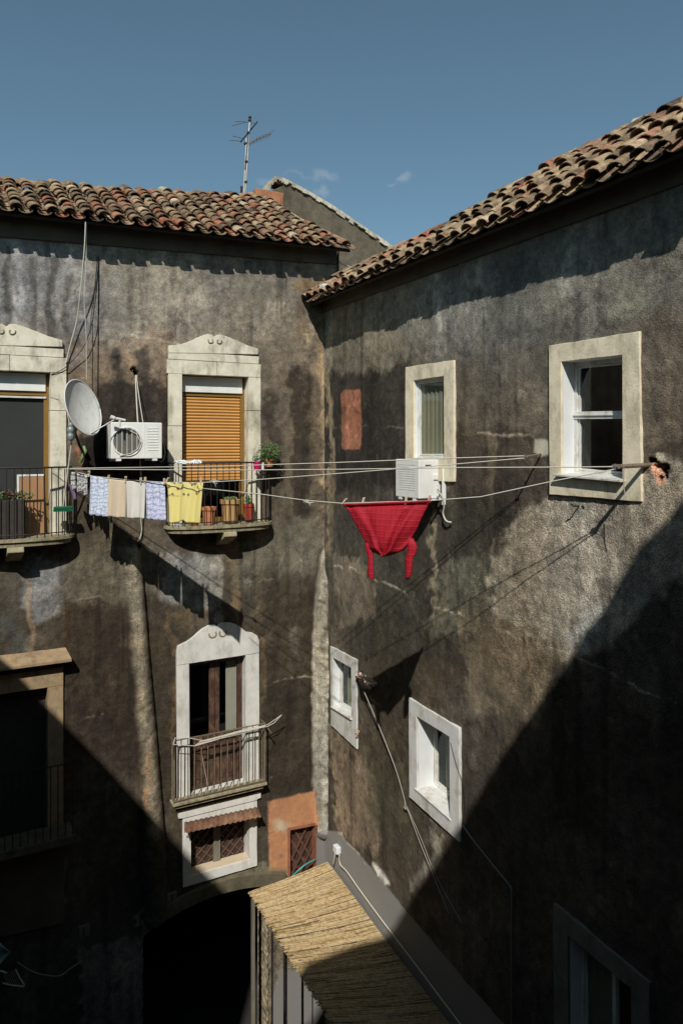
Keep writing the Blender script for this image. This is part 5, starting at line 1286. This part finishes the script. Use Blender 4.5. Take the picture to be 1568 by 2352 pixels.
# --- left balcony: planter, board behind the railing
a = FL.px(0, 1150, .22); b = FL.px(57, 1150, .22); zf = -1.47
th = Thing('planter', 'dark rectangular planter with pink flowers on the left balcony', 'planter', FL, (a[0]+b[0])/2, -.22, zf)
m = MB(); m.box(a[0]-.3, b[0], -.36, -.12, zf+.002, zf+.60); th.part('box', m, 'dark_wood', bevel=.01)
m = MB(); m.leaves((a[0]+b[0])/2, -.24, zf+.66, .32, .13, .09, 260, .03, rnd); th.part('leaves', m, 'leaf', fix=False)
m = MB(); m.leaves((a[0]+b[0])/2-.05, -.26, zf+.70, .22, .1, .08, 60, .03, rnd); th.part('flowers', m, 'pink_flower', fix=False)
a = FL.px(46, 1095, .0); b = FL.px(103, 1095, .0)
th = Thing('board', 'light brown board leaning in the left balcony doorway', 'board', FL, a[0], .1, zf)
m = MB(); m.hexa([(a[0], .04, zf), (b[0], .04, zf), (b[0], .07, zf), (a[0], .07, zf), (a[0], .13, a[1]), (b[0], .13, a[1]), (b[0], .16, a[1]), (a[0], .16, a[1])]); th.part('panel', m, 'board', bevel=.004)
m = MB(); m.hexa([(a[0]-.03, .035, zf), (a[0], .035, zf), (a[0], .065, zf), (a[0]-.03, .065, zf), (a[0]-.03, .125, a[1]+.03), (a[0], .125, a[1]+.03), (a[0], .155, a[1]+.03), (a[0]-.03, .155, a[1]+.03)])
m.hexa([(a[0]-.03, .122, a[1]), (b[0], .122, a[1]), (b[0], .152, a[1]), (a[0]-.03, .152, a[1]), (a[0]-.03, .127, a[1]+.03), (b[0], .127, a[1]+.03), (b[0], .157, a[1]+.03), (a[0]-.03, .157, a[1]+.03)])
th.part('edging', m, 'white_paint')
# --- drying rack on the lower balcony
W = .31
def rk(X, Y, w_=W): q_ = FL.px(X, Y, w_); return Vector((q_[0], -w_, q_[1]))
o_ = rk(398, 1703); th = Thing('drying_rack', 'folded white wire drying rack lying along the lower balcony railing', 'drying rack', FL, o_.x, o_.y, o_.z)
m = MB()
D7 = lambda x, y: (376.3+.2167*x, 1372+.2167*y)
for pts in ([(100, 1560), (330, 1575), (1085, 1360), (1250, 1245), (1170, 1330), (1085, 1375)], [(120, 1490), (260, 1490), (430, 1520), (1080, 1370)], [(100, 1560), (120, 1490)], [(340, 1560), (1010, 1400)], [(380, 1530), (900, 1390), (1050, 1375)]):
    m.tube([rk(*D7(*p), W if i < 3 else W+.04) for i, p in enumerate(pts)], .007, 5)
for k in range(5):
    m.tube([rk(*D7(330+k*12, 1570-k*11)), rk(*D7(1060+k*10, 1372-k*6), W+.02)], .0035, 4)
th.part('frame', m, 'rope')
m = MB(); m.tube([rk(*D7(1085, 1365)), rk(*D7(1140, 1440), W+.03)], .012, 6); m.tube([rk(*D7(100, 1560)), rk(*D7(95, 1660), W-.02), rk(*D7(110, 1720), W-.05)], .008, 5)
th.part('leg', m, 'grey_iron')
q_ = rk(*D7(400, 1600), .36); m = MB(); m.tube([rk(*D7(395, 1590), .22), rk(*D7(420, 1760), .22), rk(*D7(460, 1960), .21), rk(*D7(470, 2050), .21)], .004, 4)
Thing('cord', 'pale cord dangling inside the lower balcony railing', 'cord', FL, q_.x, q_.y, q_.z, mesh=m, mat='rope')

# --- wires on the left wall
def wire(label, fr, pts, r, mt, cat='wire', name='wire', group='loose wires on the walls'):
    m = pipe(None, '', fr, pts, r, mt, 5); q0 = fr.px(pts[0][0], pts[0][1], pts[0][2])
    return Thing(name, label, cat, fr, q0[0], -pts[0][2], q0[1], group=group, mesh=m, mat=mt, smooth=True)
wire('pale twisted cord hanging from the left eaves', FL, [(197, 508, .45), (195, 560, .42), (190, 620, .35), (184, 680, .25), (176, 740, .12), (160, 800, .06), (152, 835, .05)], .010, 'rope')
wire('second pale cord dropping from the eaves to behind the dish', FL, [(199, 512, .43), (198, 600, .36), (194, 690, .28), (198, 760, .22), (199, 830, .2), (199, 875, .2)], .006, 'rope')
wire('frayed third cord beside the pale twisted cord', FL, [(196, 520, .40), (193, 620, .34), (190, 670, .3), (198, 735, .15), (200, 750, .1)], .005, 'cord')
wire('black cable sagging across the wall to the left door surround', FL, [(224, 590, .05), (222, 650, .1), (214, 730, .15), (196, 790, .14), (170, 825, .1), (145, 848, .08), (118, 860, .06)], .007, 'black_cable')
wire('straight black cable running down the wall between door and dish', FL, [(227, 588, .02), (226, 700, .02), (225, 840, .02), (224, 910, .02)], .006, 'black_cable')
wire('thin cable from the left door jamb to the dish pole', FL, [(116, 911, .06), (128, 914, .07), (150, 930, .05), (158, 965, .3), (163, 985, .6)], .004, 'rope')
wire('pale wire sagging from the left roof end to the right roof', FW, [(778, 598, 0), (790, 606, 0), (812, 613, 0)], .012, 'rope') if False else None
q0 = wp(FL, 776, 598, -.05); q1 = wp(FL, 816, 614, -.2); mid = wp(FL, 792, 609, -.1)
m = MB(); m.tube([q0, (q0*.5+mid*.5)-Vector((0, 0, .02)), mid, (q1*.5+mid*.5)-Vector((0, 0, .01)), q1], .011, 6)
Thing('wire', 'white cable sagging between the two roofs', 'wire', FW, q0.x, q0.y, q0.z, group='loose wires on the walls', mesh=m, mat='rope', smooth=True)
# right wall cables
wire('grey ropes dropping diagonally from the dried flower basket', FR, [(832, 1580, .18), (858, 1640, .14), (885, 1705, .1), (912, 1778, .06), (932, 1850, .05)], .009, 'cord')
wire('left strand of rope below the knot, running down to the shade', FR, [(932, 1850, .05), (960, 1925, .04), (986, 1990, .04), (1030, 2100, .04)], .007, 'cord')
wire('right strand of rope below the knot, bowing outwards', FR, [(934, 1852, .05), (968, 1930, .06), (1000, 2010, .05), (1060, 2120, .04)], .005, 'cord')
wire('thin black wire crossing the corner of the deep white window', FR, [(1034, 1705, .05), (1048, 1760, .05), (1062, 1800, .03), (1066, 1850, .03), (1062, 1895, .03)], .004, 'black_cable')
wire('grey conduit slanting down from the deep white window then dropping straight', FR, [(1062, 1896, .03), (1090, 1935, .03), (1174, 2040, .03)], .012, 'grey_cable', 'conduit', 'conduit', 'conduit on the shaded wall')
wire('vertical grey conduit on the shaded right wall', FR, [(1174, 2040, .03), (1174, 2200, .03), (1174, 2400, .03)], .011, 'grey_cable', 'conduit', 'conduit', 'conduit on the shaded wall')
kn = pr(932, 1850, .05); m = MB()
for i in range(9):
    a = rnd.uniform(0, 6.28); m.tube([(kn[0], -.05, kn[1]), (kn[0]+.05*math.cos(a), -.07, kn[1]+.05*math.sin(a)), (kn[0]+.02*math.cos(a+1), -.05, kn[1]-.07)], .007, 5)
Thing('rope_knot', 'knot of rope where the two strands part, left of the deep white window', 'knot', FR, kn[0], -.05, kn[1], mesh=m, mat='cord')
# dried flower basket at the smallest window
b0, b1 = pr(822, 1556, .1), pr(858, 1576, .2)
th = Thing('flower_basket', 'dried flowers in a dark basket fixed beside the smallest window', 'flower basket', FR, b0[0], -.12, b0[1])
m = MB(); m.tube([(b0[0]-.05, -.06, b0[1]+.03), ((b0[0]+b1[0])/2, -.2, (b0[1]+b1[1])/2-.03), (b1[0], -.22, b1[1]-.02)], [.03, .07, .045], 8); th.part('basket', m, 'black_iron', smooth=True)
m = MB()
for k in range(9):
    f = k/8; m.leaves(b0[0]*(1-f)+b1[0]*f, -.1-.12*f, b0[1]*(1-f)+b1[1]*f+.05, .07, .07, .045, 20, .028, rnd)
th.part('flowers', m, 'dry_flower', fix=False)
m = MB(); m.leaves(b0[0], -.07, b0[1]-.0, .1, .05, .14, 60, .035, rnd); th.part('twigs', m, 'black_iron', fix=False)
sp = pr(820, 1682, .05); m = MB(); m.leaves(sp[0], -.05, sp[1], .04, .04, .08, 30, .03, rnd); Thing('sprig', 'small dry sprig on the lower edge of the smallest window', 'sprig', FR, sp[0], -.05, sp[1], mesh=m, mat='dry_flower', fix=False)

# --- junction box with white cable
jb = pr(772, 1950, .06); th = Thing('junction_box', 'small white box on the grey painted base of the wall above the reed canopy', 'junction box', FR, jb[0], -.06, jb[1])
j0, j1 = pr(765, 1950, .13), pr(783, 1950, .13); m = MB(); m.box(jb[0]-.07, jb[0]+.09, -.10, -.0, jb[1]-.07, jb[1]+.07); th.part('case', m, 'white_plastic', bevel=.02)
pipe(th, 'cable', FR, [(769, 1958, .1), (768, 1970, .1), (765, 1985, .08)], .012, 'rope')
pipe(th, 'cable', FR, [(779, 1962, .08), (781, 1985, .06), (797, 2003, .05), (830, 2050, .04), (880, 2118, .04), (950, 2210, .04), (1058, 2354, .04), (1120, 2430, .04)], .013, 'rope')
# hose
th0 = FL.px(670, 2010, .08); m = pipe(None, '', FL, [(668, 2016, .06), (684, 2000, .12), (704, 1984, .12), (724, 1974, .05)], .014, 'hose', 8)
Thing('hose', 'short turquoise hose curving across the foot of the lattice door', 'hose', FL, th0[0], -.08, th0[1], mesh=m, mat='hose', smooth=True)
# number plates
def plate(X, Y, label, strokes, hw=.085, hh=.095):
    c_ = FL.px(X, Y); th = Thing('number_plate', label, 'number plate', FL, c_[0], 0, c_[1], group='small number plates by the doors')
    m = MB(); m.box(c_[0]-hw, c_[0]+hw, -.02, .02, c_[1]-hh, c_[1]+hh); th.part('plate', m, 'shade_stone', bevel=.004)
    m = MB()
    for (xa, za, xb, zb_) in strokes: m.box(c_[0]+xa, c_[0]+xb, -.026, -.0195, c_[1]+za, c_[1]+zb_)
    th.part('digit', m, 'glyph')
plate(395, 2061, 'pale number plate with a dark upright digit, left of the arch crown', [(-.018, -.06, 0.0, .05), (0.001, .036, .03, .05)])
plate(193.5, 2137, 'pale number plate with a single 1, deep in the shade', [(-.02, -.05, -.004, .05), (-.03, -.062, .006, -.051)])
# chair frame, cloth and cable at the lower left
def ln(X, Y, w_=1.0): q_ = FL.px(X, Y, w_); return Vector((q_[0], -w_, q_[1]))
D8 = lambda x, y: (.15*x, 2116.8+.15*y)
o_ = ln(*D8(370, 990)); th = Thing('folding_rack', 'white tube rack with parallel wires in the dark lower corner', 'rack', FL, o_.x, o_.y, o_.z)
m = MB(); m.tube([ln(*D8(*p)) for p in ((240, 735), (310, 870), (375, 970), (370, 995), (150, 970), (50, 940))], .012, 6); m.tube([ln(*D8(*p)) for p in ((-60, 750), (60, 765), (100, 790))], .012, 6); th.part('frame', m, 'rope')
m = MB()
for k in range(6): m.tube([ln(*D8(40+k*34, 780-k*6)), ln(*D8(140+k*34, 960+k*5))], .004, 4)
th.part('wires', m, 'cord')
o_ = ln(*D8(50, 450), .9); m = MB(); P = []
for i in range(9):
    row = []
    for j in range(9):
        s, t = i/8, j/8; X = -120*(1-s)+155*s; Y = (200*(1-s)+470*s)*(1-t)+(800*(1-s)+475*s)*t; row.append(tuple(ln(*D8(X, Y), .9+.05*math.sin(t*5+s*2))))
    P.append(row)
m.grid(P); Thing('cloth', 'pale teal cloth corner at the lower left edge', 'cloth', FL, o_.x, o_.y, o_.z, mesh=m, mat='teal_cloth', smooth=True, solid=.006)
wire('sagging grey cable in the dark lower left corner', FL, [(*D8(270, 625), .6), (*D8(480, 760), .5), (*D8(700, 820), .4), (*D8(920, 830), .3), (*D8(1080, 720), .15), (*D8(1250, 605), .03)], .012, 'grey_cable')

# --- reed canopy
cn = [(.24, 1.66, -8.06, -8.17), (4.09, 1.97, -8.54, -7.88)]
def mat_pt(t, s):
    f = (t-cn[0][0])/(cn[1][0]-cn[0][0]); W_ = cn[0][1]+(cn[1][1]-cn[0][1])*f; z = (cn[0][2]+(cn[1][2]-cn[0][2])*f)*(1-s)+(cn[0][3]+(cn[1][3]-cn[0][3])*f)*s
    z += .008*math.sin(t*1.9)-.02*math.sin(s*math.pi)
    return Vector((t, -(.05+(W_-.05)*s), z))
rc = Thing('reed_canopy', 'straw coloured reed mat canopy on thin dark posts against the right wall', 'canopy', FR, 2, -1, -H)
m = MB(); t = .24; r3 = random.Random(4)
while t < 6.2:
    for lay in range(2):
        nseg = r3.choice([2, 3, 3, 4, 5]); cuts = sorted([0]+[r3.uniform(.1, .9) for _ in range(nseg-1)]+[1])
        for a0, b0_ in zip(cuts[:-1], cuts[1:]):
            if r3.random() < .09: continue
            m.ct = min(1, max(0, r3.gauss(.55, .25))) if r3.random() > .10 else r3.uniform(0, .12)
            sk = r3.uniform(-.008, .008); tt = t+r3.uniform(-.006, .006); e0 = a0-(.0 if a0 else 0)+.004; e1 = b0_-.004+(r3.uniform(-.045, .03) if b0_ == 1 else 0)
            pts = []
            for k in range(5):
                s = e0+(e1-e0)*k/4; p = mat_pt(tt+sk*(s-.5), s); p.z += lay*.007+r3.uniform(-.003, .003); pts.append(p)
            m.tube(pts, r3.uniform(.0045, .0072), 5, caps=True)
    t += .0125
mt_ = rc.part('reed_mat', m, 'reed', attr=True, fix=False)
m = MB()
for k in range(9): m.tube([mat_pt(.24, (k+.5)/9)+Vector((0, 0, .018))]+[mat_pt(.24+.3*i, (k+.5)/9)+Vector((0, 0, .018)) for i in range(1, 20)], .0012, 3)
rc.part('binding_wire', m, 'cord', mt_)
for (X, Y, s_, r_) in ((625, 2105, .965, .018), (653, 2160, .965, .018), (695, 2222, .955, .018), (717, 2262, .95, .009)):
    best = min((abs((lambda q: CX+FPX*q[0]/q[1])(FR.world(*mat_pt(k*.02, s_))) - X), k*.02) for k in range(5, 300))
    p = mat_pt(best[1], s_); m = MB(); m.tube([(p.x, p.y, p.z-.03), (p.x, p.y, -H)], r_, 8); rc.part('post', m, 'black_iron')
p0 = mat_pt(.3, .97); m = MB(); m.box(p0.x-.03, p0.x+.03, p0.y-.03, p0.y+.03, -H, p0.z-.03); rc.part('post', m, 'grey_wood', bevel=.004)
m = MB(); m.tube([mat_pt(.3+.5*i, .95)-Vector((0, 0, .04)) for i in range(13)], .018, 6); m.tube([mat_pt(.3+.5*i, .06)-Vector((0, 0, .04)) for i in range(13)], .018, 6)
for i in range(7): m.tube([mat_pt(.3+.95*i, .05)-Vector((0, 0, .06)), mat_pt(.3+.95*i, .96)-Vector((0, 0, .06))], .014, 6)
rc.part('rail', m, 'black_iron')

# --- roof aerial
base = wp(FL, 561, 446, -3.0); sc_ = base.y/13.
FT = FW
def ar(X, Y, dy=0): yy = base.y+dy; return Vector(((X-CX)/FPX*yy, yy, (HY-Y)/FPX*yy))
th = Thing('aerial', 'tall roof aerial with crossed thin rods against the sky', 'aerial', FW, base.x, base.y, base.z-.3)
m = MB(); m.tube([ar(559, 455), ar(562, 400), ar(565, 345), ar(566, 318)], .020, 7); m.tube([ar(562.5, 455), ar(568, 370), ar(571, 318), ar(574, 268)], .018, 7)
th.part('mast', m, 'steel')
for Y, X in ((270, 574.5), (277, 574), (305, 571), (330, 564), (372, 566.5), (418, 565)):
    m = MB(); m.tube([ar(X-1.2, Y-1.8), ar(X+.4, Y+1.8)], .04, 6); th.part('clamp', m, 'black_iron')
m = MB(); m.tube([ar(554.5, 445), ar(555, 428)], .028, 6); th.part('stub', m, 'black_iron')
m = MB(); m.tube([ar(553, 326, -.5), ar(571, 304), ar(591, 280, .6)], .016, 6); th.part('boom', m, 'black_iron')
m = MB(); m.tube([ar(572, 329), ar(592, 319, .3), ar(622, 307, .8)], .016, 5)
for k in range(7):
    f = k/6; c_ = ar(578+44*f, 327-19*f, .8*f); m.tube([c_-Vector((.14-.05*f, -.05, .09)), c_+Vector((.14-.05*f, -.05, .09))], .006, 4)
for a_, b_ in (((534, 312), (560, 318)), ((528, 322), (556, 324)), ((533, 289), (566, 280)), ((540, 279), (566, 279)), ((566, 280), (590, 284))): m.tube([ar(*a_), ar(*b_)], .009, 4)
th.part('rods', m, 'steel')

# ================================================================== LIGHT, SKY, CAMERA
sun = bpy.data.lights.new('sun', 'SUN'); sun.energy = SUN_E; sun.angle = R(.53); sun.color = (1, .965, .905)
so = bpy.data.objects.new('sun', sun); COL.objects.link(so); so.rotation_euler = LIGHT.to_track_quat('-Z', 'Y').to_euler(); so.location = (0, -10, 40)
wd_ = bpy.data.worlds.new('World'); scene.world = wd_; wd_.use_nodes = True; nt = wd_.node_tree; nn = nt.nodes; nl = nt.links
bg = nn['Background']; sky = nn.new('ShaderNodeTexSky'); sky.sky_type = 'NISHITA'; sky.sun_disc = False
S = -LIGHT.normalized(); sky.sun_elevation = math.asin(S.z); sky.sun_rotation = math.atan2(S.x, S.y); sky.altitude = 50; sky.air_density = 1.0; sky.dust_density = .8; sky.ozone_density = 1.2
hs = nn.new('ShaderNodeHueSaturation'); hs.inputs['Saturation'].default_value = .80; hs.inputs['Hue'].default_value = .487
sm = nn.new('ShaderNodeMix'); sm.data_type = 'RGBA'; sm.blend_type = 'MULTIPLY'; sm.inputs[0].default_value = 1; sm.inputs[7].default_value = (.88, 1.42, 1.62, 1); nl.new(sky.outputs[0], sm.inputs[6]); nl.new(sm.outputs[2], hs.inputs['Color'])
# two small wisps of cloud, far away in the sky
tc = nn.new('ShaderNodeTexCoord'); acc = None
def direction(X, Y): return Vector(((X-CX)/FPX, 1, (HY-Y)/FPX)).normalized()
nz = nn.new('ShaderNodeTexNoise'); nz.inputs['Scale'].default_value = 38; nz.inputs['Detail'].default_value = 6; nl.new(tc.outputs['Generated'], nz.inputs['Vector'])
wv = nn.new('ShaderNodeVectorMath'); wv.operation = 'MULTIPLY_ADD'; nl.new(nz.outputs['Color'], wv.inputs[0]); wv.inputs[1].default_value = (.035,)*3; nl.new(tc.outputs['Generated'], wv.inputs[2])
for X, Y, rx, rz, dens, tl in ((748, 405, .022, .0075, .55, .2), (742, 436, .013, .008, .6, 0), (925, 410, .011, .008, .6, .5), (898, 424, .012, .003, .4, .5), (612, 420, .014, .006, .35, 0), (690, 405, .03, .004, .2, 0)):
    d = direction(X, Y); sub = nn.new('ShaderNodeVectorMath'); sub.operation = 'SUBTRACT'; nl.new(wv.outputs[0], sub.inputs[0]); sub.inputs[1].default_value = d+Vector((.0175,)*3)
    mp = nn.new('ShaderNodeMapping'); mp.vector_type = 'POINT'; mp.inputs['Rotation'].default_value = (0, tl, 0); mp.inputs['Scale'].default_value = (1/rx, .3/rx, 1/rz); nl.new(sub.outputs[0], mp.inputs[0])
    ln_ = nn.new('ShaderNodeVectorMath'); ln_.operation = 'LENGTH'; nl.new(mp.outputs[0], ln_.inputs[0])
    rp = nn.new('ShaderNodeMapRange'); rp.interpolation_type = 'SMOOTHSTEP'; rp.inputs[1].default_value = 1.; rp.inputs[2].default_value = .1; rp.inputs[3].default_value = 0; rp.inputs[4].default_value = dens*.55; nl.new(ln_.outputs['Value'], rp.inputs[0])
    if acc is None: acc = rp.outputs[0]
    else:
        ad = nn.new('ShaderNodeMath'); ad.operation = 'MAXIMUM'; nl.new(acc, ad.inputs[0]); nl.new(rp.outputs[0], ad.inputs[1]); acc = ad.outputs[0]
mx = nn.new('ShaderNodeMix'); mx.data_type = 'RGBA'; nl.new(acc, mx.inputs[0]); nl.new(hs.outputs[0], mx.inputs[6]); mx.inputs[7].default_value = tuple(CLOUD)+(1,)
nl.new(mx.outputs[2], bg.inputs['Color']); bg.inputs['Strength'].default_value = SKY_S
cam = bpy.data.cameras.new('camera'); co = bpy.data.objects.new('camera', cam); COL.objects.link(co); scene.camera = co
co.location = (0, 0, H); co.rotation_euler = (R(90), 0, 0)
cam.sensor_fit = 'VERTICAL'; cam.sensor_height = 36; cam.lens = 36*FPX/2352; cam.shift_y = -(1176-HY)/2352; cam.clip_end = 400; cam.clip_start = .05
vs = scene.view_settings; scene.display_settings.display_device = 'sRGB'; vs.view_transform = 'Standard'; vs.look = 'None'; vs.gamma = 1; vs.exposure = 0
scene.render.engine = 'CYCLES'; scene.cycles.max_bounces = 6

def roof_pt(X, Y, up=.12):
    best = None; w = -.47
    while w < 5:
        x, z = FL.px(X, Y, -w)
        if z < zfL(x)+TL_*(w+.477)+up: return Vector((x, w, z))
        w += .01
    return Vector((x, w, z))
ends = [roof_pt(3, 418), roof_pt(48, 447)]
a_, b_2 = ends; dv = (b_2-a_).normalized(); sd = dv.cross(Vector((0, -math.sin(math.atan(TL_)), math.cos(math.atan(TL_))))).normalized()*.07; up_ = Vector((0, -.02, .035))
m = MB(); m.hexa([a_-sd, b_2-sd, b_2+sd, a_+sd, a_-sd+up_, b_2-sd+up_, b_2+sd+up_, a_+sd+up_])
Thing('plank', 'pale weathered plank lying across the tiles at the left end of the roof', 'plank', FL, a_.x, a_.y, a_.z, mesh=m, mat='coping_stone')
